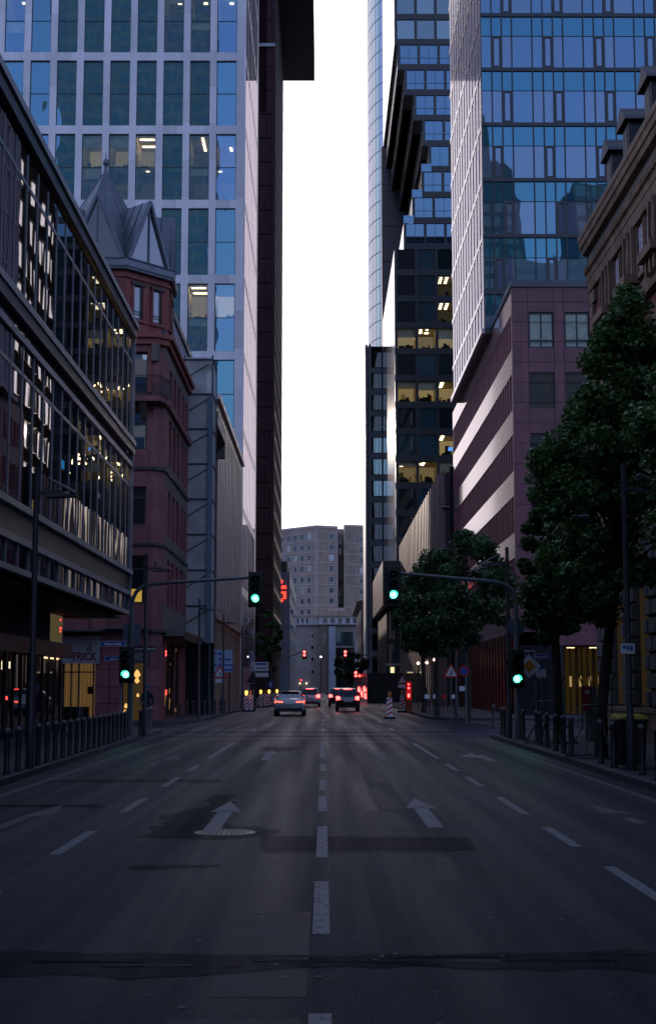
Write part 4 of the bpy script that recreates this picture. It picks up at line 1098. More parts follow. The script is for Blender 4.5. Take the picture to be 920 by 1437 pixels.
# R4: black tower whose middle storeys slide sideways
OMB = mat('black_spandrel', (.010, .011, .014), .35, .5, var=.15)
OMS = mat('polished_white_side', (.40, .40, .42), .10, .6, var=.05, coat=.5)
OMC = mat('grey_clad_core', (.34, .31, .34), .6, .4, var=.12)
GO = [glass('omni_glass_%d' % i, c, (.68, .90, 1.0), ior=n_, wav=.07, ws=.3, minf=.09) for i, (c, n_) in enumerate((((.012, .016, .024), 2.2), ((.01, .016, .018), 1.9), ((.03, .06, .075), 2.2)))]
GOT = glass('terrace_glass', (.015, .03, .05), (.34, .60, .86), ior=2.3, wav=.06, ws=.4, minf=.11)
GOL = glass('clear_tower_glass', (0, 0, 0), (.7, .85, 1.0), ior=1.7, trans=1, tcol=(.8, .8, .76))
XO, YO = 9.64, 190.0
t = thing('black_stepped_tower', 'slim black glass tower with several middle storeys sliding sideways in steps', 'tower', (20, 205, 0))
f = FS(YO); P4 = 2.78
shift = {4: 1.3, 5: 2.5, 6: 3.8, 7: 4.8, 8: 4.0, 9: 2.8, 10: 1.5, 11: .6}
lit = {-2: (0, 1, 2), 0: (0, 1, 2), -4: (2,), -5: (0, 1, 2)}
lit = {0: (0, 1, 2), -2: (0, 1, 2), -4: (2,), -5: (0, 1, 2), 1: (2,), 2: (2,)}
ws = WinSet(t, 100); q4 = random.Random(4)
core = MB(); side = MB(); sp = MB(); fl = MB()
ks = sorted(range(-8, 21), key=lambda k: abs(k - 4))
todo = []
for k in ks:
    s = shift.get(k, .2 if k >= 12 else 0.); x0 = XO + s; zt_ = 50.4 + 3.7 * k; zb = zt_ - 2.85
    core.box(x0 + .3, 44, 5.2, 38, zb - .85, zt_, DARKCORE, f)
    sp.box(x0, 44, 0, 38.5 if 3 < k < 13 else 5, zb - .85, zb, OMB, f)
    if k in (7, 6, 5, 8): pass
    side.box(YO + .35, YO + 38.6, 0, .2, zb, zt_, OMS, FRt(x0))
    side.box(YO + .02, YO + 38.6, -.012, .2, zb - .845, zb - .003, OMS, FRt(x0))
    sp.box(x0, x0 + .34, 0, .35, zb, zt_, OMB, f)
    for c in range(9):
        a = x0 + .35 + c * P4
        sp.box(a + P4 - .28, a + P4, 0, .3, zb, zt_, OMB, f)
        todo.append((k, c, a, zb, zt_))
core.build('core', t); side.build('side_cladding', t); sp.build('spandrels', t)
todo.sort(key=lambda q: (0 if q[1] < 3 and q[0] < 14 else 1, abs(q[0] - 4)))
for k, c, a, zb, zt_ in todo:
    g = GOL if c in lit.get(k, ()) else (GOT if 4 <= k <= 11 else GO[(k * 3 + c * 5) % 3 if k < 4 else (c + k) % 2])
    if k == -4 and c < 2: g = GO[2]
    ws.put(f, a, a + P4 - .28, zb, zt_, .12, TFR, g, .05, (.5,) if 4 <= k <= 11 else ())
ws.done()
for k, cs in lit.items():
    zt_ = 50.4 + 3.7 * k; zb = zt_ - 2.85
    for c in cs:
        a = XO + .35 + c * P4; L = [(a + .35 + j * .8, a + .75 + j * .8, .7 + i * .9, 1.0 + i * .9) for j in range(2) for i in range(4)]
        st = {0: .30, -2: .42, -4: .45, -5: .26, 1: .05, 2: .035}[k]
        rooms(t, f, a, a + P4 - .28, zb, zt_, 5.1, L if k > -1 else L[:4], st, (1, .74, .34) if k < 0 else (1, .82, .5), furn=4, seed=k * 9 + c)
b = MB(); b.box(XO + 1.5, XO + 2.2, .5, .55, 50.4 - 11.1 - 2.3, 50.4 - 11.1 - 1.9, emit('blue_screen_b', (.12, .5, 1), 1.6), f); b.box(XO + 7, XO + 7.4, .5, .55, 50.4 - 11.1 - 2.3, 50.4 - 11.1 - 1.8, emit('white_screen', (.6, .75, 1), 1.2), f)
b.box(XO + 7.2, XO + 7.8, .8, .85, 50.4 - 14.8 - 2.1, 50.4 - 14.8 - 1.6, emit('blue_screen_c', (.1, .35, 1), 1.5), f); b.build('screen', t)
# terraces: glass balustrades on the stepped roofs
b = MB()
for k in (4, 5, 6, 8, 9, 10, 11):
    s = shift[k]; zt_ = 50.4 + 3.7 * k
    if k in (4, 5, 6): b.face([f.p(XO + s, -.03, zt_), f.p(XO + s + 1.4, -.03, zt_), f.p(XO + s + 1.4, -.03, zt_ + 1.1), f.p(XO + s, -.03, zt_ + 1.1)], GOT)
    b.box(XO + s + .02, 40, -.05, -.01, zt_ - 2.85 + 1.0, zt_ - 2.85 + 1.05, ALU, f)
b.build('balustrade', t, fix=False)
b = MB(); b.box(9.62, 18, 40.2, 43, .12, 92, OMC, f)
for z in range(30, 92, 6): b.box(9.6, 17, 40.17, 40.2, z, z + .12, OMB, f)
b.build('grey_core', t)
# projecting podium box and glazed base
fp = FS(186.); b = MB(); b.box(7.7, 11.5, 0, 38, 12.3, 18.1, OMB, fp); b.box(7.68, 7.70, .1, 38, 12.35, 18.0, mat('warm_grey_clad', (.25, .22, .19), .3, .5, var=.12), fp); b.build('podium', t)
b = MB(); b.box(8.4, 14, 6.3, 38, .12, 12.3, DARKCORE, fp)
for x in (8.4, 9.9, 11.4): b.box(x, x + .25, 5.8, 6.3, .12, 12.3, OMB, fp)
b.box(8.4, 14, 5.85, 6.3, 7.4, 8.0, OMB, fp); b.box(8.4, 14, 5.85, 6.3, 11.8, 12.3, OMB, fp); b.build('base', t)
ws = WinSet(t)
for x in (8.65, 10.15): 
    for v0, v1 in ((2.5, 7.4), (8.0, 11.8)): ws.put(fp, x, x + 1.25, v0, v1, 6.0, TFR, GO[2], .06, (.4,))
ws.n = 0; ws.done()
b = MB()
for x, w_ in ((8.9, .5), (10.3, .5)): b.box(x, x + w_, 5.7, 5.75, 3.3, 4.3, emit_cache((1, .8, .45), 1.1), fp)
b.box(8.2, 12, 4.8, 5.6, 4.5, 4.8, PSTONE, fp); b.build('lit_entrance', t)

# R6: round glass tower, R7: slab with vertical piers
GRD = glass('round_tower_glass', (.10, .13, .17), (.78, .88, 1), ior=2.4, minf=.15)
PIERT = mat('tower_line', (.30, .33, .40), .5, .4)
t = thing('round_glass_tower', 'tall round pale glass tower behind the black stepped tower', 'tower', (27.6, 300, 0))
C = (27.6, 300); n = 64; b = MB(); b2 = MB()
for i in range(n):
    a0 = 2 * math.pi * i / n; a1 = 2 * math.pi * (i + 1) / n
    p = (C[0] + 18 * math.cos(a0), C[1] + 18 * math.sin(a0)); q = (C[0] + 18 * math.cos(a1), C[1] + 18 * math.sin(a1))
    b.face([(*p, .12), (*q, .12), (*q, 200), (*p, 200)], GRD)
    b2.box(p[0] - .03, p[0] + .03, p[1] - .03, p[1] + .03, .12, 200, PIERT)
b.build('glazing', t, fix=True)
z = 4.
while z < 200:
    P_ = [(C[0] + 18.06 * math.cos(2 * math.pi * i / n), C[1] + 18.06 * math.sin(2 * math.pi * i / n)) for i in range(n)]
    for i in range(n):
        p, q = P_[i], P_[(i + 1) % n]; b2.face([(*p, z), (*q, z), (*q, z + .16), (*p, z + .16)], PIERT)
    z += 3.7
b2.build('mullions', t, fix=False)
PIER = mat('grey_pier', (.32, .33, .38), .5, .4, var=.12)
t = thing('grey_pier_building', 'slim grey slab building with vertical piers at the foot of the round tower', 'office building', (12, 240, 0))
f = FS(232); b = MB(); b.box(6.8, 16, 0, 14, .12, 58, DARKCORE, f); b.box(6.79, 6.8, 0, 14, .12, 58, PIER, f); b.build('wall', t)
b = MB()
for x in (6.8, 7.35, 9.6): b.box(x, x + .42, -.5, -.001, .12, 58.2, PIER, f)
z = 6.6
while z < 57: b.box(7.78, 9.59, -.2, -.01, z, z + .9, PIER, f); z += 3.6
b.build('piers', t)
ws = WinSet(t); z = 4.
while z < 57:
    ws.put(f, 7.8, 9.55, z, z + 2.6, -.1, TFR, GDIM if int(z) % 4 else GO[0], .06, (.35, .7)); z += 3.6
ws.done()


# brown block set back behind the ribbed building: mirrored in the left glass office
TANW = mat('brown_facade', (.028, .025, .023), .9, .0, var=.15)
GBR = glass('bright_mirror_glass', (.03, .03, .03), (1, .97, .95), ior=3.6, minf=.88, wav=.05, ws=.6)
t = thing('brown_office_block', 'brown office block behind the ribbed pink building, mirrored in the left glass office', 'office building', (22, 138, 0))
f = Fr((13.7, 124.2, 0), (math.sin(R(1.7)), math.cos(R(1.7)), 0), (math.cos(R(1.7)), -math.sin(R(1.7)), 0)); b = MB()
ub = [(1.0 + 3.1 * i, 3.1 + 3.1 * i) for i in range(8)]; vb = [(20.6 + 4.0 * k, 23.2 + 4.0 * k) for k in range(8)]
grid(b, f, 0, 25.8, .12, 53.5, ub, vb, .3, TANW); b.box(0, 25.8, .31, 12, .12, 53.4, DARKCORE, f); b.build('wall', t)
ws = WinSet(t)
for a, c in ub:
    for v0, v1 in vb: ws.put(f, a, c, v0, v1, .03, WFR, GBR, .07)
ws.done()
# ------------------------------------------------------------------ END OF THE STREET
CONC = mat('brown_concrete', (.37, .28, .235), .8, .25, var=.2, vs=.35, streak=.22)
CONL = mat('pale_concrete_band', (.46, .37, .33), .8, .25, var=.12, vs=.4)
SURR = mat('white_surround', (.5, .49, .5), .6, .3, var=.1)
def slab(name, label, pts, ztop, faces, rowz, rowh, seed, loc):
    """block on a polygon; faces = [(edge index, window offsets, width)]"""
    t = thing(name, label, 'apartment block', loc)
    bb = MB(); bb.prism(pts, 0, ztop, CONC); ws = WinSet(t, 100)
    for ei, offs, w_ in faces:
        p = Vector((*pts[ei], 0)); q = Vector((*pts[(ei + 1) % len(pts)], 0)); U = (q - p).normalized(); I = Vector((-U.y, U.x, 0)); L = (q - p).length
        fr = Fr(p, U, I)
        for z in rowz:
            bb.box(.02, L - .02, -.12, -.002, z - .75, z - .4, CONL, fr)
            for o in offs:
                ws.put(fr, o, o + w_, z, z + rowh, -.1, SURR, GSKY if (int(o * 3 + z) % 5 == 0) else GDIM, .14, (), (), .1)
        bb.box(.0, .35, -.14, -.003, 0, ztop, CONL, fr); bb.box(L - .35, L, -.14, -.003, 0, ztop, CONL, fr)
        bb.box(.36, L - .36, -.16, -.004, ztop - .7, ztop, CONL, fr)
    bb.build('wall', t); ws.done(); return t
rz = [45.2 - 3.2 * k for k in range(9)]
e1 = slab('concrete_apartment_block', 'brown concrete apartment block with small white framed windows closing the street', [(-19, 437), (-2.3, 420), (4.0, 422.6), (4.0, 450), (-19, 460)], 49.3,
     [(0, [5.0, 8.0, 11.0, 14.0, 17.0, 20.0], 1.7), (1, [4.0], 1.7)], rz, 1.9, 1, (-6, 430, 0))
b = MB(); b.box(-1.2, 2.5, 419.5, 421, 49.25, 49.8, CONL) if False else None
slab('brown_apartment_tower', 'brown concrete tower with a shadowed gap beside the closing apartment block', [(6.0, 428), (12.6, 430), (12.6, 455), (4.0, 455), (4.0, 440), (6.0, 440)], 50.4,
     [(0, [4.9], 1.6)], rz, 1.9, 2, (9, 435, 0))
slab('recessed_stair_tower', 'narrow recessed concrete stair tower between the two apartment blocks', [(4.02, 436), (5.98, 436), (5.98, 439), (4.02, 439)], 47.0, [(0, [.5], .8)], rz, 2.0, 3, (5, 438, 0))
# lower pale building with a white window band
WB = mat('white_band', (.52, .52, .58), .6, .3, var=.1); LST = mat('pale_wall_stone', (.33, .30, .28), .75, .25, var=.18, vs=.5)
DBR = mat('brown_pier_stone', (.20, .16, .13), .8, .2, var=.2); BLP = mat('pale_blue_pier', (.36, .39, .48), .6, .3, var=.15, vs=.5)
t = thing('low_bank_building', 'low pale stone building with a white window band and tall pale pier', 'bank', (1, 385, 0))
f = FS(380.); b = MB()
b.box(-8, -.9, 2, 30, 0, 18.1, LST, f); b.box(-.9, 1.2, 0, 30, 0, 18.1, DBR, f); b.box(1.2, 10, .8, 30, 0, 18.1, LST, f); b.build('wall', t)
b = MB(); b.box(-8.2, -1.2, 1.2, 30, 18.1, 20.2, WB, f); b.box(-1.2, 10.2, -.6, 30, 18.12, 20.2, WB, f); b.box(-1.5, 10.4, -1, 30, 20.2, 20.6, CONC, f); b.box(-8.4, -1.5, .9, 30, 20.2, 20.6, CONC, f)
b.box(.2, 6.5, 3, 20, 20.6, 22.0, CONC, f); b.box(1.2, 5.5, 4, 18, 22.0, 22.8, CONL, f); b.build('attic', t)
b = MB(); b.box(1.25, 3.0, -.6, .79, 0, 17.6, BLP, f); b.box(8.2, 9.3, -.2, .79, 0, 13.5, BLP, f); b.build('pier', t)
b = MB(); b.box(3.2, 7.8, .75, .8, 12.5, 16.2, GO[2], f); b.box(3.2, 7.8, .72, .8, 0, 12.0, DARKCORE, f)
for i in range(10): b.box(3.2 + i * .5, 3.26 + i * .5, .7, .749, 12.5, 16.2, TFR, f)
b.build('portal_glazing', t)
ws = WinSet(t)
for i in range(5): ws.put(f, -.3 + i * 2.0, .9 + i * 2.0, 18.4, 19.9, -.7, SURR, GDIM, .12, (.5,), (), .1)
for i in range(5): ws.put(f, -7.4 + i * 1.25, -6.6 + i * 1.25, 18.4, 19.9, 1.1, SURR, GSKY, .1, (), (), .1)
for z in (14.6, 11.5, 8.4, 5): ws.put(f, -3.6, -2.6, z, z + 1.2, 1.9, SURR, GDIM, .14, (), (), .1)
ws.put(f, -.2, .5, 13.4, 15.6, -.1, SURR, GDIM, .14, (), (.5,), .1)
ws.done()
b = MB()
for x in (-6.5, -4.8, 1.6): b.box(x, x + .16, -.9, -.65, 1.5, 1.7, WARM, f) if x > 4 else b.box(x, x + .25, 1.7, 1.9, 2.4, 2.7, WARM, f)
b.build('door_lamp', t)
t = thing('cornice_stone_house', 'stone house with a projecting cornice far down the right side', 'house', (12, 335, 0))
f = FRt(8.0); b = MB()
u8 = [(308 + 5 * i, 309.8 + 5 * i) for i in range(9)]; v8 = [(2, 5), (7.5, 10.5), (13, 16)]
grid(b, f, 305, 352, 0, 18.5, u8, v8, .5, RIB); b.box(305, 352, .51, 14, 0, 18.4, DARKCORE, f); b.build('wall', t)
b = MB(); b.extr([(0, 18.5), (-1.1, 19.3), (-1.1, 19.7), (6, 22), (6, 18.5)], 304, 353, RIB, Fr((8.0, 0, 0), (1, 0, 0), (0, 1, 0))); b.build('cornice', t)
ws = WinSet(t)
for a, c in u8:
    for v0, v1 in v8: ws.put(f, a, c, v0, v1, .2, WFR, GDIM, .1)
ws.done()

# towers behind the camera: seen only mirrored in the glass
def back_tower(name, label, x0, x1, y0, y1, h, m1, gm, roofpts=None, px=3.4, pz=3.9):
    t = thing(name, label, 'tower', ((x0 + x1) / 2, (y0 + y1) / 2, 0))
    b = MB(); b.box(x0, x1, y0, y1, .0, h, m1)
    if roofpts: b.extr(roofpts, y0, y1, m1, Fr((0, 0, 0), (1, 0, 0), (0, 1, 0)))
    b.build('wall', t)
    g = MB(); x = x0 + .6
    while x + px * .7 < x1:
        z = 4
        while z + pz * .6 < h: g.face([(x, y1 + .03, z), (x + px * .7, y1 + .03, z), (x + px * .7, y1 + .03, z + pz * .62), (x, y1 + .03, z + pz * .62)], gm); z += pz
        x += px
    tag(g.build('window_rows', t, fix=False), kind='stuff')
TEAL = mat('teal_clad', (.15, .21, .27), .5, .4, var=.2, vs=.2); TANB = mat('tan_clad', (.15, .13, .11), .7, .3, var=.2, vs=.2)
back_tower('teal_tower', 'dark teal office tower reflected in the glass facades', -71, -30, -95, -70, 205, TEAL, GOT)
back_tower('gabled_tower', 'dark gabled tower block reflected in the blue glass', 34, 48, -180, -155, 120, mat('dark_teal_clad', (.04, .075, .085), .5, .4, var=.2, vs=.2), GO[1], [(34, 120), (48, 120), (46, 128), (42, 130), (39, 141), (37, 141)])
back_tower('tan_block', 'tan office block reflected low in the blue glass', 61, 84, -185, -155, 124, TANB, GO[0])
back_tower('tan_block', 'tan office block closing the street behind the viewer', -14, 16, -190, -160, 30, TANB, GO[0])

# unseen street blocks added behind the camera to darken the foreground road
back_tower('shading_block', 'added unseen office block darkening the street, behind the viewer on its left', -60, -9, -150, -46, 44, TEAL, GOT)
back_tower('shading_block', 'added unseen office block darkening the street, behind the viewer on its right', 10.5, 60, -150, -32, 40, TEAL, GOT)
back_tower('low_block', 'low dark block between the two towers mirrored in the blue glass', 44, 66, -170, -150, 104, TEAL, GO[0])
# ------------------------------------------------------------------ STREET FURNITURE
CAPM = mat('pale_bollard_cap', (.12, .12, .13), .45, .5)
def make_bollard(label, group, loc, r=.045, h=.83):
    t = thing('bollard', label, 'bollard', loc, group); p = Vector(loc)
    b = MB(); b.lathe(p, [(r * 1.25, 0), (r * 1.25, .03), (r, .05), (r, h - .06)], BLACKM, 12); b.build('post', t, smooth=True)
    b = MB(); b.lathe(p, [(r * 1.1, h - .06), (r * 1.1, h - .03), (r * .75, h), (.005, h + .012)], CAPM, 12); b.build('cap', t, smooth=True); return t
GL_ = 'bollards along the left kerb'
LBL = 'dark steel bollard in the long row along the near left kerb'
proto = make_bollard('nearest dark steel bollard at the left edge of the picture', GL_, (-5.72, 25.1, .12), .055)
for i in range(1, 20):
    y = 25.1 + i * 1.0
    dup(proto, (-5.72 - .008 * i - (.0006 * i * i), y, .12), 0, LBL if i < 19 else 'last dark steel bollard of the near left row, before the crossing gap', GL_)
for i in range(10):
    y = 46.9 + i * .95
    dup(proto, (-5.98 - .04 * i - .004 * i * i, y, .12), 0, 'dark steel bollard in the tight group past the crossing gap on the left', 'bollards past the left crossing gap')
dup(proto, (-9.2, 54.5, .12), 0, 'lone bollard behind the near left row, in front of the wooden shop interior', GL_)
dup(proto, (-7.35, 54.8, .12), 0, 'lone bollard behind the near left row, in front of the plum wall', GL_)
for i in range(9): dup(proto, (-7.2 + .14 * i, 72.0 + 2.0 * i, .12), 0, 'thin bollard on the far left pavement before the striped beacons', 'far left bollards', .98)
GR_ = 'bollards along the right kerb'
rb = [(5.67, 24.5, 'bollard at the right edge of the picture, beyond the bin'), (5.73, 26.0, 'bollard just right of the black wheeled bin'), (5.66, 28.2, 'bollard just left of the black wheeled bin'),
      (5.7, 29.7, 'bollard in front of the nearer guarded tree trunk'), (5.66, 33.0, 'bollard right of the farther guarded tree, nearer of two'), (5.7, 34.3, 'bollard right of the farther guarded tree, farther of two'),
      (5.74, 35.7, 'bollard in front of the farther guarded tree, nearest'), (5.84, 37.7, 'bollard in front of the farther guarded tree, middle'), (5.9, 39.3, 'bollard in front of the farther guarded tree, farthest'),
      (6.1, 41.3, 'bollard just right of the right signal mast'), (5.98, 43.2, 'bollard touching the foot of the right signal mast'), (5.75, 45.8, 'bollard left of the right lamp post, nearer of two'),
      (5.85, 47.4, 'bollard left of the right lamp post, farther of two'), (6.4, 54.4, 'lone bollard on the side street corner before the brown cladding')]
for x, y, l in rb: dup(proto, (x, y, .12), 0, 'dark steel ' + l, GR_, 1.08)

def lamp(x, y, side, label, h=6.0, group='street lamps with slanted reflector heads', first=[None]):
    """slim post, short arm and a slanted reflector plate; side=+1 arm to +X"""
    if first[0] is None:
        t = thing('street_lamp', label, 'street lamp', (x, y, .12), group); p = Vector((x, y, .12))
        b = MB(); b.lathe(p, [(.085, 0), (.085, 1.0), (.062, 1.05), (.055, h - .1), (.05, h - .1)], DARKPOLE, 12); b.build('post', t, smooth=True)
        b = MB(); b.box(x, x + .5, y - .05, y + .05, .12 + 5.36, .12 + 5.44, DARKPOLE); b.hexa([(x + .2, y - .16, 5.42), (x + .82, y - .16, 5.44), (x + .82, y + .16, 5.44), (x + .2, y + .16, 5.42), (x + .22, y - .14, 5.54), (x + .80, y - .14, 5.47), (x + .80, y + .14, 5.47), (x + .22, y + .14, 5.54)], DARKPOLE); b.build('arm', t)
        b = MB(); b.hexa([(x + .27, y - .2, 5.78), (x + .8, y - .2, 5.50), (x + .8, y + .2, 5.50), (x + .27, y + .2, 5.78), (x + .27, y - .2, 5.81), (x + .82, y - .2, 5.53), (x + .82, y + .2, 5.53), (x + .27, y + .2, 5.81)], ALU)
        b.tube([(x + .29, y - .15, 5.5), (x + .29, y - .15, 5.78)], .012, DARKPOLE, 5); b.tube([(x + .29, y + .15, 5.5), (x + .29, y + .15, 5.78)], .012, DARKPOLE, 5); b.build('reflector', t)
        first[0] = t; return t
    return dup(first[0], (x, y, .12), 0 if side > 0 else math.pi, label, group)
lamp(-5.70, 28.0, 1, 'nearest street lamp on the left, in front of the ribbed glass office')
lamp(-5.78, 46.3, 1, 'street lamp on the left just right of the left signal mast')
lamp(-6.15, 70.5, 1, 'left street lamp standing before the scaffold tower')
lamp(-6.05, 86, 1, 'left street lamp beside the blue and white direction board')
lamp(-5.95, 104, 1, 'left street lamp against the ribbed stone building, nearer of two')
lamp(-5.95, 124, 1, 'left street lamp against the ribbed stone building, farther of two')
lamp(-6.1, 150, 1, 'left street lamp at the foot of the dark red tower')
lamp(5.70, 44.2, -1, 'right street lamp just left of the right signal mast')
lamp(6.45, 70, -1, 'right street lamp beside the warning triangle, amid dark trees')
lamp(5.83, 27.4, 1, 'nearest street lamp on the right, half hidden by foliage, carrying a small white sign')

VIS = mat('signal_housing', (.012, .02, .018), .5, .4, var=.1)
LENSOFF = mat('unlit_lens', (.03, .012, .012), .25, .5)
def signal_head(par, x, y, ztop, on, lit, face=-1, w_=.34, backing=True):
    """three lamp head hanging below ztop, facing -Y"""
    b = MB(); b.box(x - w_ / 2, x + w_ / 2, y, y + .22, ztop - .96, ztop, VIS)
    if backing: b.box(x - w_ * .72, x + w_ * .72, y + .2, y + .225, ztop - 1.06, ztop + .1, VIS)
    h = b.build('signal_head', par, bevel=.02)
    for i in range(3):
        c = Vector((x, y - .005, ztop - .17 - .31 * i))
        b = MB(); b.lathe(c, [(.005, -.02), (.06, -.017), (.105, 0), (.105, .004)], lit if i == on else LENSOFF, 18, 1); b.build('lens', h, smooth=True)
        b = MB()
        for k in range(9):
            a0 = R(-15 + 210 * k / 9); a1 = R(-15 + 210 * (k + 1) / 9); P_ = []
            for a, r_, d in ((a0, .125, .0), (a1, .125, .0), (a1, .13, -.22), (a0, .13, -.22)): P_.append((c.x + r_ * math.cos(a), c.y + d, c.z + r_ * math.sin(a)))
            b.face(P_, VIS)
        b.build('visor', h, fix=False)
    return h
def plate(par, name, body, x0, x1, z0, z1, y, m, tm, size=None, bold=.004):
    b = MB(); b.box(x0, x1, y, y + .02, z0, z1, WHITES if m is BLUES else m); b.box(x0 + .012, x1 - .012, y - .003, y, z0 + .012, z1 - .012, m); p = b.build(name, par)
    if body: text(body, size or (z1 - z0) * .62, FS(y), (x0 + x1) / 2, (z0 + z1) / 2 - .01, -.006, tm, p, bold=bold, ext=.002)
    return p
# left mast with bent arm ------------------------------------------------
t = thing('traffic_signal_mast', 'grey signal mast on the left with a long bent arm and two green lights', 'traffic light', (-6.27, 46.5, .12))
x, y = -6.27, 46.5
b = MB(); b.tube([(x, y, .12), (x, y, 3.2), (x, y, 4.3)], [.1, .085, .075], POLEM, 14); b.build('pole', t, smooth=True)
b = MB(); b.tube([(x, y, 4.3), (x + .03, y, 4.55), (x + .14, y, 4.78), (x + .34, y, 4.95), (x + .62, y, 5.03), (x + 1.2, y, 5.08), (x + 3.95, y, 5.25)], [.07, .068, .066, .064, .062, .06, .045], POLEM, 12); b.build('arm', t, smooth=True)
signal_head(t, -2.23, y - .25, 5.33, 2, GREENL)
signal_head(t, -6.38, y - .35, 2.88, 2, GREENL)
plate(t, 'street_name_plate', 'Kaiserstraße', x - .98, x - .16, 3.0, 3.17, y - .14, BLUES, WHITES)
plate(t, 'street_name_plate', 'Kaiserstraße', x - .86, x - .02, 2.53, 2.69, y + .06, BLUES, WHITES)
plate(t, 'street_name_plate', 'Neue Mainzer Str.', x + .1, x + .78, 2.86, 3.02, y + .3, mat('dark_name_plate', (.03, .035, .06), .5, .4), WHITES, .095)
b = MB(); b.box(x - .28, x + .3, y + .12, y + .16, 3.05, 3.75, PALEBL); b.build('backing_board', t)
b = MB(); b.box(x - .34, x - .28, y + .0, y + .1, .9, 2.9, ALU); b.build('cable_duct', t)
# right mast --------------------------------------------------------------
t = thing('traffic_signal_mast', 'grey signal mast on the right with long bent arm and round sign back', 'traffic light', (5.9, 43.8, .12))
x, y = 5.9, 43.8
b = MB(); b.tube([(x, y, .12), (x, y, 1.2), (x, y, 1.22), (x, y, 4.3)], [.11, .10, .085, .075], POLEM, 14); b.build('pole', t, smooth=True)
b = MB(); b.tube([(x, y, 4.3), (x - .03, y, 4.5), (x - .13, y, 4.68), (x - .32, y, 4.82), (x - .6, y, 4.9), (x - 1.2, y, 4.96), (x - 3.62, y, 5.18)], [.07, .068, .066, .064, .062, .06, .045], POLEM, 12); b.build('arm', t, smooth=True)
signal_head(t, 2.12, y - .25, 5.28, 2, GREENL)
signal_head(t, 5.85, y - .35, 2.72, 2, GREENL)
b = MB(); b.lathe((5.9, y + .12, 3.52), [(.005, -.02), (.27, -.02), (.27, .0), (.005, .0)], PALEBL, 28, 1); b.build('round_sign', t)
plate(t, 'street_name_plate', 'Neckar Str.', x + .14, x + .6, 2.72, 2.87, y - .02, mat('dark_name_plate_b', (.03, .03, .06), .5, .4), WHITES, .1)
b = MB(); b.box(5.5, 5.82, y - .2, y + .02, 2.35, 2.5, VIS); b.build('side_bracket', t)
# priority diamond on its own post
t = thing('priority_sign', 'yellow and white diamond priority sign on a thin post beside the right mast', 'traffic sign', (6.42, 44.6, .12))
b = MB(); b.tube([(6.62, 44.65, .12), (6.62, 44.65, 2.9)], .035, POLEM, 8); b.build('post', t)
c = (6.38, 44.55, 2.33); b = MB(); S = .37
b.extr([(c[0] - S, c[2]), (c[0], c[2] - S), (c[0] + S, c[2]), (c[0], c[2] + S)], 0, .03, WHITES, FS(c[1])); S = .2
b.extr([(c[0] - S, c[2]), (c[0], c[2] - S), (c[0] + S, c[2]), (c[0], c[2] + S)], -.005, -.001, mat('sign_yellow', (.75, .33, .02), .5, .4, var=.05), FS(c[1])); b.build('sign_plate', t)
plate(t, 'street_name_plate', 'Kaiserstraße', 6.55, 7.0, 2.56, 2.72, 44.6, BLUES, WHITES, .075)
b = MB(); b.box(6.6, 6.9, 44.6, 44.62, 1.98, 2.25, WHITES); b.box(6.62, 6.8, 44.57, 44.59, 2.28, 2.42, BLUES); b.build('small_plate', t)
# pedestrian signal
t = thing('pedestrian_signal', 'pedestrian light showing a green walking figure in front of the lit lobby', 'traffic light', (7.0, 50.8, .12))
b = MB(); b.tube([(6.85, 50.85, .12), (6.85, 50.85, 2.9)], .05, POLEM, 8); b.build('pole', t)
b = MB(); b.box(6.95, 7.22, 50.65, 50.85, 2.15, 2.8, VIS); hd = b.build('signal_head', t, bevel=.02)
b = MB(); f = FS(50.64); gx, gz = 7.085, 2.3
b.lathe(f.p(gx, -.005, gz + .15), [(.005, -.004), (.026, -.004), (.026, .004), (.005, .004)], GREENL, 8, 1)
for poly in ([(gx - .03, gz + .12), (gx - .03, gz + .02), (gx + .03, gz + .02), (gx + .03, gz + .12)], [(gx - .03, gz + .02), (gx - .07, gz - .1), (gx - .03, gz - .1), (gx + .005, gz + .019)], [(gx + .03, gz + .02), (gx + .07, gz - .09), (gx + .03, gz - .1), (gx + .006, gz + .019)], [(gx - .03, gz + .12), (gx - .075, gz + .04), (gx - .05, gz + .03), (gx - .031, gz + .08)], [(gx + .031, gz + .12), (gx + .075, gz + .05), (gx + .05, gz + .04), (gx + .031, gz + .08)]):
    b.extr(poly, -.008, -.001, GREENL, f)
b.build('walking_figure', hd)
# small white sign clamped to the near right lamp
t = thing('parking_notice', 'small white notice clamped to the near right lamp post', 'sign', (5.78, 27.28, 2.3))
b = MB(); b.box(5.66, 5.93, 27.28, 27.3, 2.32, 2.52, WHITES); 
for i in range(3): b.box(5.70 + i * .07, 5.75 + i * .07, 27.275, 27.28, 2.42 - .02 * i, 2.48, BLUES)
b.build('notice_plate', t)

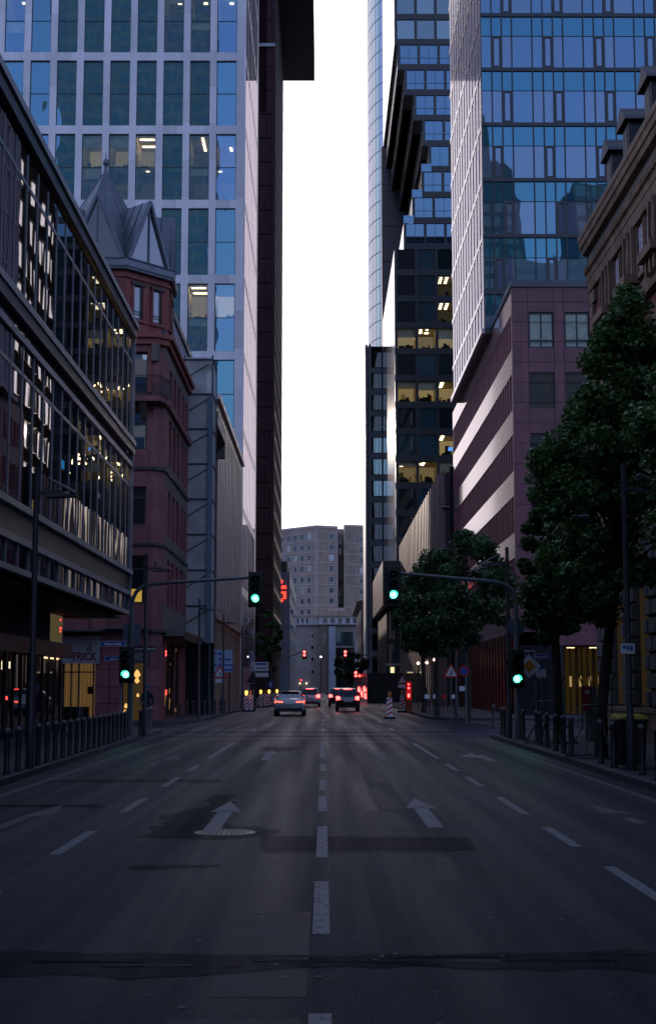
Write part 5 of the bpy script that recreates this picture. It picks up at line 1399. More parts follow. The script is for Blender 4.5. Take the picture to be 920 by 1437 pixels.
# warning triangles, direction boards --------------------------------------
def triangle(x, y, z, s, label, post=True, flag=0, extra=False):
    t = thing('warning_sign', label, 'traffic sign', (x, y, .12)); f = FS(y); b = MB()
    if post: b.tube([(x, y + .05, .12), (x, y + .05, z + .1)], .032, POLEM, 8); b.build('post', t)
    b = MB(); h = s * .866
    b.extr([(x - s / 2, z - h / 3), (x + s / 2, z - h / 3), (x, z + h * 2 / 3)], 0, .02, REDS, f); s2 = s * .66; h2 = s2 * .866
    b.extr([(x - s2 / 2, z - h2 / 3), (x + s2 / 2, z - h2 / 3), (x, z + h2 * 2 / 3)], -.005, -.001, WHITES, f)
    if flag: b.extr([(x - .1, z - .1), (x - .02, z - .02), (x - .02, z + .1), (x + .06, z + .12), (x + .02, z), (x + .1, z - .04), (x + .08, z - .1), (x + .01, z - .05), (x - .05, z - .13)], -.008, -.0055, BLACKM, f)
    else: b.extr([(x - .05, z - .14), (x - .03, z + .05), (x - .01, z + .05), (x - .01, z - .14)], -.008, -.0055, BLACKM, f); b.extr([(x + .05, z - .14), (x + .09, z - .14), (x + .04, z + .12), (x + .03, z + .12)], -.008, -.0055, BLACKM, f)
    if extra: b.box(x - .28, x + .28, y, y + .02, z - h / 3 - .28, z - h / 3 - .06, WHITES)
    b.build('sign_plate', t); return t
triangle(5.85, 66, 2.34, .78, 'red bordered warning triangle with a pictogram standing left of the right trees', True, 1)
triangle(5.3, 97, 2.1, .66, 'small roadworks triangle above the striped beacon by the hoarding', True, 0, True)
triangle(-6.4, 88, 2.5, .95, 'warning triangle on the left under the blue and white direction board', True, 1, True)
t = thing('backed_sign', 'back of a dark triangular sign on the left under the white direction sign', 'traffic sign', (-5.9, 116, .12))
b = MB(); b.tube([(-5.75, 116, .12), (-5.75, 116, 3.2)], .04, POLEM, 8); b.extr([(-6.3, 2.0), (-5.2, 2.0), (-5.75, 3.0)], -.06, -.04, BLACKM, FS(116)); b.box(-6.0, -5.5, 115.92, 115.94, 1.4, 1.95, BLACKM); b.build('sign_plate', t)
BOARD = mat('blue_white_board', (.34, .42, .58), .5, .4, var=.06)
t = thing('direction_board', 'large pale blue direction board with dark arrows on the left pavement', 'traffic sign', (-6.4, 90, .12)); f = FS(90)
b = MB(); b.box(-7.05, -5.75, 0, .05, 2.6, 3.55 + .45, BOARD, f); p = b.build('board', t)
b = MB(); b.tube([(-6.9, 90.1, .12), (-6.9, 90.1, 3.9)], .05, DARKPOLE, 8); b.tube([(-5.95, 90.1, .12), (-5.95, 90.1, 3.9)], .05, DARKPOLE, 8); b.build('posts', t)
b = MB()
for z in (3.75, 3.05): b.extr([(-6.98, z), (-6.8, z + .1), (-6.8, z + .03), (-6.68, z + .03), (-6.68, z - .03), (-6.8, z - .03), (-6.8, z - .1)], -.01, -.002, BLUES, f)
for z, w_ in ((3.75, .0), (3.4, .55), (3.05, .75), (2.75, .7)):
    b.box(-6.6, -6.45, -.01, -.002, z - .09, z + .09, BLUES, f)
    if w_: b.box(-6.4, -6.4 + w_, -.01, -.002, z - .05, z + .05, BLUES, f)
b.build('arrows', p)
t = thing('direction_board', 'white direction sign with a blue header by the left roadworks', 'traffic sign', (-5.5, 120, .12)); f = FS(120)
b = MB(); b.box(-6.1, -4.65, 0, .05, 3.0, 3.75, WHITES, f); b.box(-5.9, -4.65, 0, .05, 2.5, 2.85, WHITES, f); p = b.build('board', t)
b = MB(); b.box(-5.75, -4.8, -.01, -.002, 3.5, 3.66, BLUES, f); b.box(-5.7, -4.85, -.01, -.002, 3.2, 3.28, BLACKM, f); b.extr([(-6.05, 3.35), (-5.9, 3.45), (-5.9, 3.25)], -.01, -.002, BLACKM, f); b.build('arrows', p)
b = MB(); b.tube([(-5.3, 120.1, .12), (-5.3, 120.1, 3.7)], .05, DARKPOLE, 8); b.build('post', t)
t = thing('mandatory_sign', 'small round blue arrow sign on the left by the roadworks', 'traffic sign', (-4.9, 128, .12)); f = FS(128)
b = MB(); b.tube([(-4.75, 128, .12), (-4.75, 128, 3.4)], .04, POLEM, 8); b.build('post', t)
b = MB(); b.lathe((-4.75, 127.93, 1.85), [(.005, -.01), (.3, -.01), (.3, .01), (.005, .01)], BLUES, 18, 1); b.extr([(-4.8, 1.7), (-4.7, 1.7), (-4.7, 1.95), (-4.62, 1.9), (-4.75, 2.1), (-4.88, 1.9), (-4.8, 1.95)], -.09, -.082, WHITES, f); b.build('sign_plate', t)
# right corner: small sign posts and second signal
t = thing('no_stopping_sign', 'small round red sign with a white plate on a post at the far right corner', 'traffic sign', (7.55, 65.2, .12)); f = FS(65.2)
b = MB(); b.tube([(6.45, 65.25, .12), (6.45, 65.25, 3.3)], .05, POLEM, 8); b.build('post', t)
b = MB(); b.lathe((6.35, 65.15, 2.4), [(.005, -.01), (.24, -.01), (.24, .01), (.005, .01)], REDS, 18, 1); b.lathe((6.35, 65.13, 2.4), [(.005, -.004), (.17, -.004), (.17, .004), (.005, .004)], BLUES, 18, 1); b.build('sign_plate', t); b = MB(); b.box(6.15, 6.4, 65.15, 65.17, 1.5, 1.72, WHITES); b.build('small_plate', t)
b = MB(); b.box(6.15, 6.45, 65.0, 65.2, 2.75, 3.5, VIS); b.build('signal_back', t)
# construction beacons -----------------------------------------------------
def beacon(x, y, label, group, lampon=True, first={}):
    k = lampon
    if k not in first:
        t = thing('warning_beacon', label, 'beacon', (x, y, 0), group); f = FS(y)
        b = MB(); b.box(x - .3, x + .3, -.2, .25, 0, .12, mat('rubber_foot', (.03, .03, .035), .8, .2), f); b.build('foot', t)
        b = MB(); b.box(x - .14, x + .14, -.02, .02, .12, 1.12, WHITES, f)
        for i in range(4):
            z = .14 + i * .25; P_ = [(x - .135, z), (x + .135, z + .18), (x + .135, min(1.115, z + .30)), (x - .135, z + .12)]
            b.extr(P_, -.026, -.0205, REDS, f)
        b.build('board', t)
        b = MB(); b.lathe(f.p(x, 0, 1.12), [(.03, 0), (.09, .06), (.10, .24), (.06, .3), (.01, .31)], AMBER if lampon else mat('amber_off', (.5, .2, .02), .4, .5), 10); b.build('lamp', t)
        first[k] = t; return t
    return dup(first[k], (x, y, 0), 0, label, group)
gb = 'striped beacons along the left roadworks'
for i, (px, y, on) in enumerate(((-5.35, 99, True), (-5.05, 99.3, False), (-5.45, 108, False), (-5.15, 117, True), (-4.85, 119, False), (-4.7, 123, True), (-4.45, 128, False), (-4.35, 133, True))):
    beacon(px, y, ['left beacon of the nearest striped pair, lamp glowing', 'right beacon of the nearest striped pair, lamp dark', 'striped beacon alone between the pair and the row', 'first striped beacon of the far row, lamp glowing', 'second striped beacon of the far row', 'third striped beacon of the far row, lamp glowing', 'fourth striped beacon of the far row', 'last striped beacon of the far row, lamp glowing'][i], gb, on)
beacon(3.46, 76, 'lone red and white beacon with unlit amber lamp standing in the right lane', 'beacons on the right', False)
beacon(5.15, 95, 'red and white beacon beside the orange reflecting panel', 'beacons on the right', False)
t = thing('striped_barrier', 'low red and white striped barrier closing the left roadworks', 'barrier', (-4.8, 140, 0)); f = FS(140)
b = MB(); b.box(-6, -3.2, 0, .06, .7, .95, WHITES, f)
for i in range(7): b.extr([(-5.95 + i * .4, .705), (-5.75 + i * .4, .705), (-5.65 + i * .4, .945), (-5.85 + i * .4, .945)], -.008, -.002, REDS, f)
b.build('rail', t); b = MB()
for x in (-5.8, -3.4): b.box(x, x + .08, .061, .12, 0, 1, POLEM, f)
b.build('legs', t)
# hoardings ---------------------------------------------------------------
HB = mat('black_hoarding', (.012, .012, .014), .5, .4, var=.3, vs=.6); HBR = mat('brown_hoarding', (.10, .062, .03), .5, .45, var=.25, vs=.5)
t = thing('hoarding', 'matt black construction hoarding across the right lane', 'hoarding', (6.4, 150, 0))
b = MB(); b.box(4.4, 8.3, 150, 150.1, 0, 3.1, HB); b.build('panel', t); b = MB(); b.box(4.38, 8.3, 149.9, 149.999, 3.05, 3.13, HB); b.build('rail', t)
t = thing('hoarding', 'brown timber hoarding behind the right trees and racks', 'hoarding', (11, 148, 0))
b = MB()
for i in range(5): b.box(8.35 + i * 1.22, 9.53 + i * 1.22, 148, 148.08, .12, 3.1, HBR)
b.build('panel', t); b = MB()
for i in range(6): b.box(8.3 + i * 1.22, 8.35 + i * 1.22, 147.95, 148.1, .12, 3.2, HBR); 
for i in range(4): b.box(8.6 + i * 1.3, 9.2 + i * 1.3, 148.2, 148.3, 3.1, 3.22, emit_cache((1, .8, .45), .5))
b.build('posts', t)
HG = mat('glossy_orange_hoarding', (.42, .20, .15), .16, .6, var=.15, coat=.6)
t = thing('hoarding', 'glossy reddish hoarding end with glowing spots for reflected brake lights', 'hoarding', (3.9, 156, 0))
A_, B_ = (4.38, 147.5), (3.48, 166.0)
def hp(u, off, z): return (A_[0] + (B_[0] - A_[0]) * u - off, A_[1] + (B_[1] - A_[1]) * u - off * .05, z)
b = MB(); b.hexa([hp(1, 0, 0), hp(1, -.1, 0), hp(0, -.1, 0), hp(0, 0, 0), hp(1, 0, 3.1), hp(1, -.1, 3.1), hp(0, -.1, 3.1), hp(0, 0, 3.1)], HG); b.build('panel', t)
b = MB()
for i in range(8):
    u = .02 + i * .12
    for z in (.55, 1.35): b.face([hp(u, .012, z), hp(u + .055, .012, z + .35), hp(u + .11, .012, z), hp(u + .11, .012, z + .35), hp(u + .055, .012, z + .7), hp(u, .012, z + .35)], WHITES)
b.build('chevrons', t, fix=False)
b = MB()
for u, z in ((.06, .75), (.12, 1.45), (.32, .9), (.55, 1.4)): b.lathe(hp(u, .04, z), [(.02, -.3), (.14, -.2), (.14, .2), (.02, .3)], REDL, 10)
b.build('brake_glow', t)  # added glowing spots, standing for brake lights mirrored in the glossy panel
t = thing('reflecting_panel', 'orange panel with glowing discs for signal reflections beside the second striped beacon', 'reflecting panel', (5.7, 97, 0)); f = FS(97)
b = MB(); b.box(5.5, 5.95, 0, .1, .1, 2.1, mat('orange_panel', (.42, .09, .03), .4, .5), f); b.build('panel', t)
b = MB()
for z, s in ((1.85, .05), (1.6, .06), (1.15, .08), (1.05, .07)): b.lathe(f.p(5.72, -.03, z), [(.005, -.03), (s, -.03), (s, .03), (.005, .03)], REDL, 12, 1)
b.box(5.58, 5.88, -.025, -.002, .85, 2.0, emit('red_reflected_glow', (1, .02, .03), .45), f); b.build('red_reflection', t)  # glowing discs and sheet added for red signal light mirrored on the panel
# bicycle racks with pale ends / small barrier stack
t = thing('rack_fence', 'stack of dark racks with pale reflective tops on the far right pavement', 'barrier', (6.6, 84, .12))
b = MB()
for i in range(7):
    x = 5.9 + i * .28; b.tube([(x, 84 + (i % 3) * .5, .12), (x, 84 + (i % 3) * .5, 1.2)], .03, DARKPOLE, 6); b.tube([(x, 84, .6), (x + .25, 84.6, .62)], .025, DARKPOLE, 5)
b.build('posts', t)
b = MB()
for i in range(4): b.box(5.88 + i * .5, 6.15 + i * .5, 83.9, 83.94, 1.0, 1.24, WHITES if i != 2 else REDS)
b.build('reflectors', t)
# far signals -------------------------------------------------------------
def far_signal(x, y, z, x0, label, armz):
    t = thing('traffic_signal_mast', label, 'traffic light', (x0, y, 0))
    b = MB(); b.tube([(x0, y, 0), (x0, y, armz - .5)], .09, POLEM, 8); b.tube([(x0, y, armz - .5), (x0 + (x - x0) * .15, y, armz), (x, y, z + .3)], [.08, .07, .05], POLEM, 8); b.build('pole', t)
    b = MB(); b.box(x - .25, x + .25, y - .1, y + .15, z - .65, z + .45, VIS); h = b.build('signal_head', t)
    b = MB(); b.lathe((x, y - .14, z + .16), [(.005, -.03), (.15, -.03), (.15, .03), (.005, .03)], REDL, 12, 1); b.lathe((x, y - .14, z - .2), [(.005, -.03), (.13, -.03), (.13, .03), (.005, .03)], REDL, 12, 1); b.build('lens', h)
    return t
far_signal(-2.2, 160, 5.4, -5.9, 'distant signal on a bent arm from the left, showing red', 4.4)
far_signal(2.4, 162, 5.45, 6.3, 'distant signal on an arm from the right, showing red', 5.0)
far_signal(3.55, 160.5, 3.1, 3.56, 'low distant signal on a post by the hoarding, showing red', 3.2)
t = thing('parking_signal', 'small red light on a dark post at the far left end of the street', 'traffic light', (-3.2, 200, 0))
b = MB(); b.tube([(-3.2, 200, 0), (-3.2, 200, 2.9)], .06, DARKPOLE, 6); b.build('post', t); b = MB(); b.lathe((-3.2, 199.9, 2.6), [(.005, -.03), (.14, -.03), (.14, .03), (.005, .03)], REDLS, 10, 1); b.build('lens', t)
t = thing('globe_lamp', 'distant globe lamp glowing white in the middle of the street end', 'street lamp', (-.65, 300, 0))
b = MB(); b.tube([(-.65, 300, 0), (-.65, 300, 7.7)], .08, DARKPOLE, 6); b.build('post', t); b = MB(); b.lathe((-.65, 300, 7.9), [(.02, -.22), (.22, 0), (.02, .22)], emit('globe_light', (.85, .9, 1), 6), 10); b.build('globe', t)
for i, (x, y, z) in enumerate(((7.1, 108, 3.45), (7.75, 108, 3.5), (8.25, 107, 3.7))):
    t = thing('site_lamp', ['left', 'middle', 'right'][i] + ' of three small site lamps glowing under the right trees', 'lamp', (x, y, .12), 'small site lamps')
    b = MB(); b.tube([(x, y, .12), (x, y, z)], .035, DARKPOLE, 6); b.build('post', t); b = MB(); b.lathe((x, y, z), [(.02, -.12), (.13, 0), (.02, .12)], emit_cache((1, .55, .42), 5.0), 8); b.build('globe', t)

# wheeled bin ---------------------------------------------------------------
t = thing('wheeled_bin', 'black wheeled bin with a dull yellow lid behind the near right lamp post', 'bin', (5.95, 28.2, .12))
b = MB(); x, y, z = 5.98, 28.2, .12
b.hexa([(x - .24, y - .28, z + .06), (x + .24, y - .28, z + .06), (x + .24, y + .2, z + .06), (x - .24, y + .2, z + .06), (x - .29, y - .36, z + .92), (x + .29, y - .36, z + .92), (x + .29, y + .34, z + .92), (x - .29, y + .34, z + .92)], mat('bin_plastic', (.018, .018, .02), .45, .4))
b.box(x - .31, x + .31, y - .38, y + .36, z + .9, z + .95, bpy.data.materials['bin_plastic']); b.build('body', t, bevel=.02)
b = MB(); b.hexa([(x - .3, y - .39, z + .952), (x + .3, y - .39, z + .952), (x + .3, y + .36, z + .952), (x - .3, y + .36, z + .952), (x - .27, y - .34, z + 1.02), (x + .27, y - .34, z + 1.02), (x + .27, y + .33, z + 1.05), (x - .27, y + .33, z + 1.05)], mat('yellow_lid', (.30, .26, .03), .5, .4)); b.build('lid', t, bevel=.02)
for s in (-.27, .27):
    b = MB(); b.lathe((x + s, y + .3, z + .1), [(.02, -.03), (.1, -.03), (.1, .03), (.02, .03)], BLACKM, 14, 0); b.build('wheel', t)
b = MB(); b.tube([(x - .25, y + .42, z + .92), (x + .25, y + .42, z + .92)], .018, BLACKM, 6); b.build('handle', t)
# small red info pillar under the trees
t = thing('info_pillar', 'slim pillar with a red panel behind the guarded trees', 'pillar', (7.7, 41.6, .12))
b = MB(); b.box(7.55, 7.9, 41.6, 41.7, .12, 1.7, mat('pillar_glass', (.12, .16, .15), .3, .5)); b.build('body', t); b = MB(); b.box(7.5, 7.72, 41.55, 41.595, 1.0, 1.72, mat('red_panel', (.35, .03, .05), .4, .5)); b.box(7.55, 7.68, 41.54, 41.549, 1.5, 1.6, WHITES); b.build('panel', t)

# ------------------------------------------------------------------ TREES
import numpy as np
def leafmat(name, c1, c2):
    m, nt, out = nt_new(name)
    p = nt.nodes.new('ShaderNodeBsdfPrincipled'); p.inputs['Roughness'].default_value = .45; p.inputs['Specular IOR Level'].default_value = .4
    g = nt.nodes.new('ShaderNodeNewGeometry')
    c = ramp(nt, g.outputs['Random Per Island'], 0, c1, 1, c2); nt.links.new(c, p.inputs['Base Color'])
    tr = nt.nodes.new('ShaderNodeBsdfTranslucent'); nt.links.new(c, tr.inputs[0])
    mx = nt.nodes.new('ShaderNodeMixShader'); mx.inputs[0].default_value = .22
    nt.links.new(p.outputs[0], mx.inputs[1]); nt.links.new(tr.outputs[0], mx.inputs[2]); nt.links.new(mx.outputs[0], out.inputs[0]); return m
LEAF = leafmat('plane_leaf', (.034, .090, .022), (.105, .20, .045)); LEAFD = leafmat('dark_leaf', (.022, .055, .020), (.06, .125, .035)); LEAFY = leafmat('young_leaf', (.03, .08, .012), (.07, .15, .025))
BARK = mat('bark', (.045, .038, .032), .85, .2, var=.35, vs=4, bump=.6, bs=20)
def tree(x, y, h, z0, rx, ry, label, seed, nl, ls, lm, clumps=46, group='trees along the right pavement', lean=(0, 0), trunk_r=.13, prof=None):
    q = np.random.default_rng(seed); t = thing('tree', label, 'tree', (x, y, .12), group)
    b = MB(); zt = z0 + (h - z0) * .72
    pts = [Vector((x, y, .1)), Vector((x + .03, y, 1.2)), Vector((x - .02 + lean[0] * .3, y, z0)), Vector((x + .06 + lean[0] * .7, y + .05 + lean[1], (z0 + zt) / 2)), Vector((x + lean[0], y + lean[1], zt))]
    b.tube(pts, [trunk_r * 1.25, trunk_r, trunk_r * .85, trunk_r * .5, trunk_r * .2], BARK, 10); b.build('trunk', t, smooth=True)
    cc = []
    zc_ = (z0 + h) / 2; rz_ = (h - z0) / 2
    while len(cc) < clumps:
        p = q.uniform(-1, 1, 3); r_ = np.linalg.norm(p)
        if r_ > 1 or r_ < .3: continue
        p = p / r_ * (r_ ** .45)
        tt = (p[2] + 1) / 2; w_ = (1.0 - .28 * max(0, p[2])) if prof is None else float(np.interp(tt, [i / (len(prof) - 1) for i in range(len(prof))], prof)) / max(.25, math.sqrt(max(0, 1 - p[2] ** 2))); k = q.uniform(.78, 1.12)
        cc.append((x + lean[0] * (p[2] + 1) / 2 + p[0] * rx * w_ * k, y + lean[1] + p[1] * ry * w_ * k, zc_ + p[2] * rz_))
    cc = np.array(cc); lb = MB()
    for c in cc[::2]:
        u = .25 + .6 * (c[2] - z0) / (h - z0); a = pts[2].lerp(pts[4], max(0, min(.9, u - .25)))
        m_ = a.lerp(Vector(c), .5) + Vector((0, 0, .15)); lb.tube([a, m_, Vector(c)], [trunk_r * .38, trunk_r * .22, .012], BARK, 5, False)
    lb.build('limbs', t, smooth=True)
    per = nl // clumps; V = []
    for c in cc:
        s = q.uniform(.55, 1.25); n_ = int(per * s)
        d = q.normal(size=(n_, 3)); d /= np.linalg.norm(d, axis=1)[:, None]; rad = q.uniform(0, 1, n_) ** .4
        V.append(c + d * rad[:, None] * np.array([.52, .52, .40]) * s * (rx / 1.9) ** .5)
    P_ = np.concatenate(V); n_ = len(P_)
    nrm = q.normal(size=(n_, 3)) + np.array([0, 0, .9]); nrm /= np.linalg.norm(nrm, axis=1)[:, None]
    a = np.cross(nrm, q.normal(size=(n_, 3))); a /= np.linalg.norm(a, axis=1)[:, None]; bb = np.cross(nrm, a)
    L = ls * q.uniform(.6, 1.25, n_)[:, None]
    # five pointed folded leaf: 6 verts
    v = np.stack([P_ - a * L * .5, P_ - bb * L * .48 - a * L * .08 + nrm * L * .12, P_ - bb * L * .2 + a * L * .22, P_ + a * L * .6 - nrm * L * .06, P_ + bb * L * .2 + a * L * .22, P_ + bb * L * .48 - a * L * .08 + nrm * L * .12], 1).reshape(-1, 3)
    base = np.array([x, y, .12]); v = v - base
    me = bpy.data.meshes.new('crown'); me.vertices.add(len(v)); me.vertices.foreach_set('co', v.ravel().astype(np.float32))
    me.loops.add(n_ * 6); me.polygons.add(n_); me.loops.foreach_set('vertex_index', np.arange(n_ * 6, dtype=np.int32)); me.polygons.foreach_set('loop_start', np.arange(n_, dtype=np.int32) * 6); me.polygons.foreach_set('loop_total', np.full(n_, 6, np.int32))
    me.materials.append(lm); me.update(calc_edges=True); me.validate()
    o = bpy.data.objects.new('crown', me); COL.objects.link(o); o.parent = t; return t
tree(6.5, 40.0, 7.6, 2.9, 1.0, 1.2, 'farther of the two guarded pavement trees on the right', 3, 26000, .12, LEAF, 60)
tree(6.15, 32.0, 10.9, 3.0, 1.62, 1.8, 'nearer guarded pavement tree on the right, tallest crown before the brick palace', 5, 44000, .115, LEAF, 110, lean=(.9, 0), prof=(.65, .9, 1.0, 1.0, .92, .62, .42, .30, .12))
tree(7.3, 24.6, 8.7, 3.7, 1.9, 2.0, 'leafy tree reaching in from the right edge of the picture', 8, 34000, .11, LEAF, 72)
tree(6.6, 66, 8.9, 3.4, 2.2, 2.1, 'dark tree beside the warning triangle, nearest of the side street group', 12, 17000, .17, LEAFD, 64)
tree(6.0, 76, 8.6, 3.3, 2.1, 2.1, 'dark tree in the middle of the side street group', 13, 15500, .18, LEAFD, 60)
tree(6.1, 88, 9.0, 3.5, 1.75, 1.9, 'dark tree farthest left of the side street group, before the hoarding', 15, 13500, .19, LEAFD, 56)
tree(-7.4, 196, 12.5, 3, 1.6, 2.0, 'slim yellow green tree at the foot of the dark red tower', 17, 2600, .5, LEAFY, 26, 'far street trees')
tree(3.9, 215, 7.2, 2.2, 2.6, 2.4, 'small dark tree beside the distant red signals', 18, 2600, .42, LEAFD, 26, 'far street trees')
def guard(x, y, label):
    t = thing('tree_guard', label, 'tree guard', (x, y, .12), 'iron tree guards'); b = MB()
    for i in range(8):
        a = 2 * math.pi * i / 8 + .2; c, s = math.cos(a), math.sin(a)
        b.tube([(x + .36 * c, y + .36 * s, .75), (x + .34 * c, y + .34 * s, 1.75), (x + .44 * c, y + .44 * s, 2.0)], .014, BLACKM, 5)
        b.tube([(x + .78 * c, y + .78 * s, .14), (x + .36 * c, y + .36 * s, .78)], .016, BLACKM, 5)
    b.build('bars', t)
    for z, r_ in ((.78, .36), (1.3, .35), (.16, .76)):
        b = MB(); b.tube([(x + r_ * math.cos(2 * math.pi * i / 16), y + r_ * math.sin(2 * math.pi * i / 16), z) for i in range(17)], .016, BLACKM, 5, False); b.build('ring', t)
guard(6.3, 40, 'black iron guard around the farther right tree trunk'); guard(6.08, 32, 'black iron guard around the nearer right tree trunk')

# ------------------------------------------------------------------ CARS (tail towards the camera)
TYRE = mat('tyre_rubber', (.012, .012, .013), .8, .2); RIM = mat('wheel_rim', (.3, .3, .32), .3, .5, metal=.8)
CGL = glass('car_glass', (.006, .006, .008), (.8, .85, 1), ior=1.4); PLATE = mat('number_plate', (.6, .6, .6), .5, .4); TRIM = mat('black_trim', (.01, .01, .011), .5, .4)
TAIL = emit('tail_light', (1.0, .10, .05), 4.0); BRAKE = emit('brake_light', (1.0, .035, .03), 18.0); TAILG = emit('tail_light_dim', (1.0, .06, .04), 1.2)
def car(label, loc, paint, W, kind, tail, name='parked', group=None, plate_on=True):
    x0, y0 = loc; t = thing('car', label, 'car', (x0, y0, 0), group); h = W / 2
    if kind == 'sedan':   # (y, half width, bottom, belt, roof, roof half width)
        S = [(0, .86, .42, .74, .76, .84), (.06, .94, .30, .86, .88, .90), (.18, .97, .26, .95, .97, .90), (.75, .99, .24, 1.0, 1.02, .86), (1.25, 1., .22, .98, 1.25, .70), (1.75, 1., .22, .97, 1.42, .64), (2.5, 1., .22, .94, 1.45, .64), (3.1, 1., .22, .93, 1.36, .64), (3.7, .98, .24, .92, .98, .82), (4.3, .95, .26, .8, .84, .84), (4.65, .84, .3, .62, .66, .74)]
        zl = .80; glass_rows = ((3, 4), (4, 5)); L = 4.65
    else:
        S = [(0, .86, .45, .84, .88, .84), (.06, .94, .34, .98, 1.02, .88), (.2, .97, .30, 1.05, 1.34, .80), (.42, .99, .28, 1.05, 1.53, .72), (1.0, 1., .26, 1.03, 1.58, .71), (2.2, 1., .26, 1.0, 1.58, .70), (2.8, 1., .26, .99, 1.45, .70), (3.4, .98, .28, .98, 1.04, .84), (4.0, .95, .3, .86, .9, .84), (4.25, .84, .34, .66, .7, .74)]
        zl = .92; glass_rows = ((1, 2), (2, 3)); L = 4.25
    def sec(s):
        y, w_, zb, be, ro, rw = s; w_ *= h; rw *= h
        half = [(w_ * .90, zb), (w_, zb + .12), (w_ * 1.0, (zb + be) / 2 + .05), (w_ * .96, be), (rw, ro - .04), (rw * .86, ro)]
        return [(x0 + a, y0 + y, z) for a, z in half] + [(x0 - a, y0 + y, z) for a, z in half[::-1]]
    b = MB(); secs = [sec(s) for s in S]; n = 12
    for A, B in zip(secs, secs[1:]):
        for i in range(n - 1): b.face([A[i], A[i + 1], B[i + 1], B[i]], paint)
        b.face([A[n - 1], A[0], B[0], B[n - 1]], TRIM)
    b.face(secs[0], paint); b.face(secs[-1][::-1], paint)
    me = b.mesh('body', WL[t]); bm = bmesh.new(); bm.from_mesh(me); bmesh.ops.remove_doubles(bm, verts=bm.verts, dist=.001); bmesh.ops.recalc_face_normals(bm, faces=bm.faces); bm.to_mesh(me); bm.free()
    me.polygons.foreach_set('use_smooth', [True] * len(me.polygons)); me.set_sharp_from_angle(angle=R(32))
    o = bpy.data.objects.new('body', me); COL.objects.link(o); o.parent = t; WL[o] = WL[t]
    def off(p, d=.012): return (p[0], p[1] - d, p[2] + d * .4)
    g = MB()
    for a, c in glass_rows:
        A, B = secs[a], secs[c]; g.face([off(Vector(A[5]).lerp(Vector(A[6]), .0)), off(A[6]), off(B[6]), off(B[5])], CGL)
    g.build('rear_window', t, fix=False)
    for s in (-1, 1):
        g = MB(); k0, k1 = (4, 7) if kind == 'sedan' else (2, 6)
        for a in range(k0, k1):
            A, B = secs[a], secs[a + 1]; i, j = (3, 4) if s > 0 else (8, 7)
            q_ = [Vector(A[i]).lerp(Vector(A[j]), .12), Vector(A[i]).lerp(Vector(A[j]), .88), Vector(B[i]).lerp(Vector(B[j]), .88), Vector(B[i]).lerp(Vector(B[j]), .12)]
            g.face([(p.x + s * .012, p.y, p.z + .003) for p in q_], CGL)
        g.build('side_window', t, fix=False)
    f = FS(y0)
    for s in (-1, 1):
        b = MB()
        if kind == 'sedan': b.hexa([f.p(s * h * .93 + x0, .03, zl - .06), f.p(x0 + s * h * .42, -.02, zl - .03), f.p(x0 + s * h * .42, .1, zl - .03), f.p(x0 + s * h * .955, .3, zl - .06), f.p(x0 + s * h * .93, .05, zl + .07), f.p(x0 + s * h * .42, -.01, zl + .05), f.p(x0 + s * h * .42, .1, zl + .05), f.p(x0 + s * h * .955, .3, zl + .07)], tail)
        else: b.hexa([f.p(s * h * .93 + x0, -.01, zl - .14), f.p(x0 + s * h * .62, -.03, zl - .1), f.p(x0 + s * h * .62, .12, zl - .1), f.p(x0 + s * h * .955, .26, zl - .14), f.p(x0 + s * h * .92, .02, zl + .13), f.p(x0 + s * h * .64, -.01, zl + .11), f.p(x0 + s * h * .64, .12, zl + .11), f.p(x0 + s * h * .95, .26, zl + .13)], tail)
        b.build('tail_light', t)
        b = MB(); b.box(x0 + s * (h - .02), x0 + s * (h + .16), y0 + 2.75, y0 + 2.9, 1.0, 1.14, paint); b.build('mirror', t)
        for yy in (.85, L - .9):
            b = MB(); c = (x0 + s * (h - .12), y0 + yy, .32); b.lathe(c, [(.2, -.11), (.32, -.105), (.33, 0), (.32, .105), (.2, .11)], TYRE, 18, 0); wh = b.build('wheel', t, smooth=True)
            b = MB(); b.lathe((c[0] + s * .10, c[1], c[2]), [(.01, -.012), (.2, -.012), (.2, .012), (.01, .012)], RIM, 14, 0); b.build('rim', wh)
    b = MB(); b.box(x0 - h * .8, x0 + h * .8, y0 - .05, y0 + .1, .27, .45, TRIM); b.build('bumper', t)
    b = MB(); b.box(x0 - .26, x0 + .26, y0 - .035, y0 - .02, zl - .12 if kind == 'sedan' else .66, zl - .01 if kind == 'sedan' else .77, PLATE); b.build('number_plate', t)
    b = MB(); b.box(x0 - h * .35, x0 + h * .35, y0 + (1.62 if kind == 'sedan' else .36), y0 + (1.66 if kind == 'sedan' else .4), 1.36 if kind == 'sedan' else 1.5, 1.39 if kind == 'sedan' else 1.53, BRAKE if tail is BRAKE else TRIM); b.build('brake_light', t)
    return t
SILV = mat('silver_paint', (.32, .34, .38), .25, .5, metal=.3, var=.03, coat=.6); WHT = mat('white_car_paint', (.55, .56, .58), .25, .5, var=.03, coat=.6); BLK_ = mat('black_car_paint', (.012, .011, .013), .2, .5, var=.05, coat=.8)
car('silver sedan with softly lit tail lights in the left lane', (-2.02, 84), SILV, 1.86, 'sedan', TAIL)
car('white estate car braking ahead of the silver sedan', (-1.2, 120), WHT, 1.80, 'suv', BRAKE)
car('black compact car nearest in the right lane', (1.62, 98), BLK_, 1.66, 'suv', BRAKE)
car('black car braking ahead of the compact one in the right lane', (1.25, 122), BLK_, 1.75, 'suv', BRAKE)
car('dark car at the far end of the right lane', (2.2, 136), BLK_, 1.7, 'suv', TAILG)

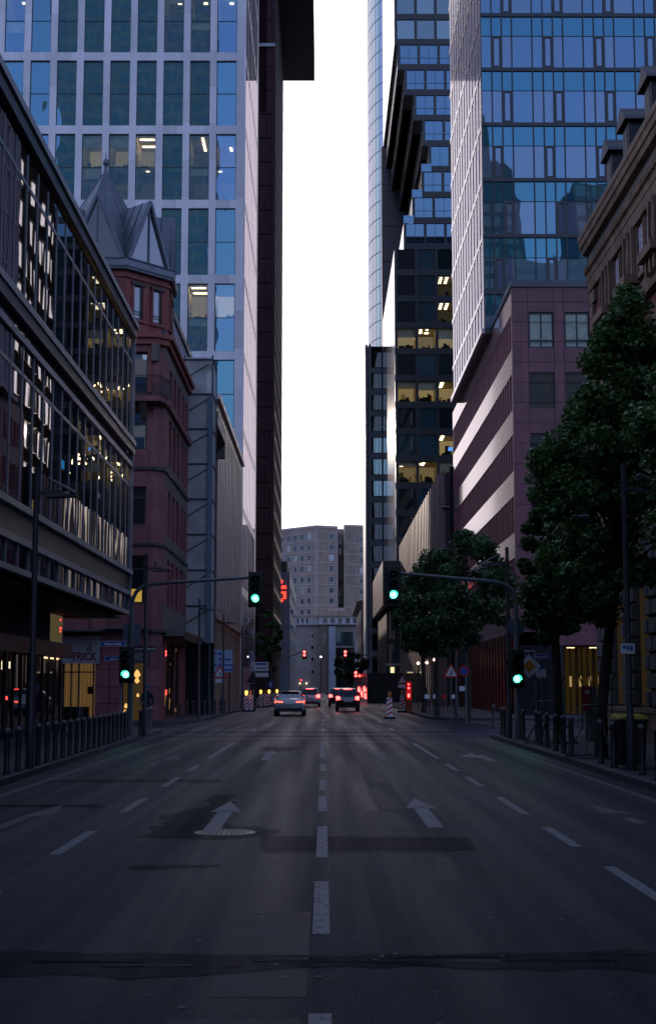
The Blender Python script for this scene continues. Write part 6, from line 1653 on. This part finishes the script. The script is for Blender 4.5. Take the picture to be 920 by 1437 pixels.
# ------------------------------------------------------------------ PERSON on the left pavement (walking, dark clothes)
def skin_person(loc, label):
    x, y, z = loc; t = thing('person', label, 'person', loc)
    V = [(0, 0, .93), (0, .0, 1.15), (0, .01, 1.38), (0, .02, 1.50), (0, .0, 1.60), (0, -.02, 1.70),
         (.10, 0, .88), (.12, -.12, .50), (.12, -.05, .10), (.12, -.20, .05), (-.10, 0, .88), (-.11, .14, .48), (-.11, .32, .14), (-.11, .20, .05),
         (.19, .01, 1.38), (.25, .06, 1.12), (.24, -.08, .90), (.24, -.12, .82), (-.19, .01, 1.38), (-.25, -.04, 1.12), (-.23, -.22, .95), (-.22, -.28, .90)]
    E = [(0, 1), (1, 2), (2, 3), (3, 4), (4, 5), (0, 6), (6, 7), (7, 8), (8, 9), (0, 10), (10, 11), (11, 12), (12, 13), (2, 14), (14, 15), (15, 16), (16, 17), (2, 18), (18, 19), (19, 20), (20, 21)]
    Rr = [(.15, .11), (.14, .10), (.16, .10), (.06, .06), (.085, .10), (.07, .085), (.095, .095), (.065, .07), (.045, .05), (.04, .035), (.095, .095), (.065, .07), (.045, .05), (.04, .035), (.065, .065), (.05, .05), (.04, .04), (.035, .025), (.065, .065), (.05, .05), (.04, .04), (.035, .025)]
    me = bpy.data.meshes.new('body'); me.from_pydata(V, E, []); o = bpy.data.objects.new('body', me); COL.objects.link(o); o.parent = t
    sk = o.modifiers.new('skin', 'SKIN'); sv = me.skin_vertices[0].data
    for i, r_ in enumerate(Rr): sv[i].radius = r_
    sv[0].use_root = True
    o.modifiers.new('sub', 'SUBSURF').render_levels = 2; o.modifiers['sub'].levels = 2
    me.materials.append(mat('dark_navy_cloth', (.02, .025, .045), .85, .2))
    b = MB(); p = Vector(loc); b.lathe(p + Vector((0, -.02, 1.66)), [(.112, 0), (.115, .05), (.09, .11), (.02, .135)], mat('blue_cap', (.03, .08, .16), .8, .2), 14); b.build('cap', t, smooth=True)
    b = MB(); b.lathe(p + Vector((0, -.015, 1.57)), [(.03, -.06), (.075, -.02), (.092, .04), (.1, .09)], mat('skin_tone', (.30, .17, .12), .6, .3), 12); b.build('face', t, smooth=True)
    return t
skin_person((-7.45, 60.5, .0), 'person in dark clothes and blue cap walking behind the left lamp post')
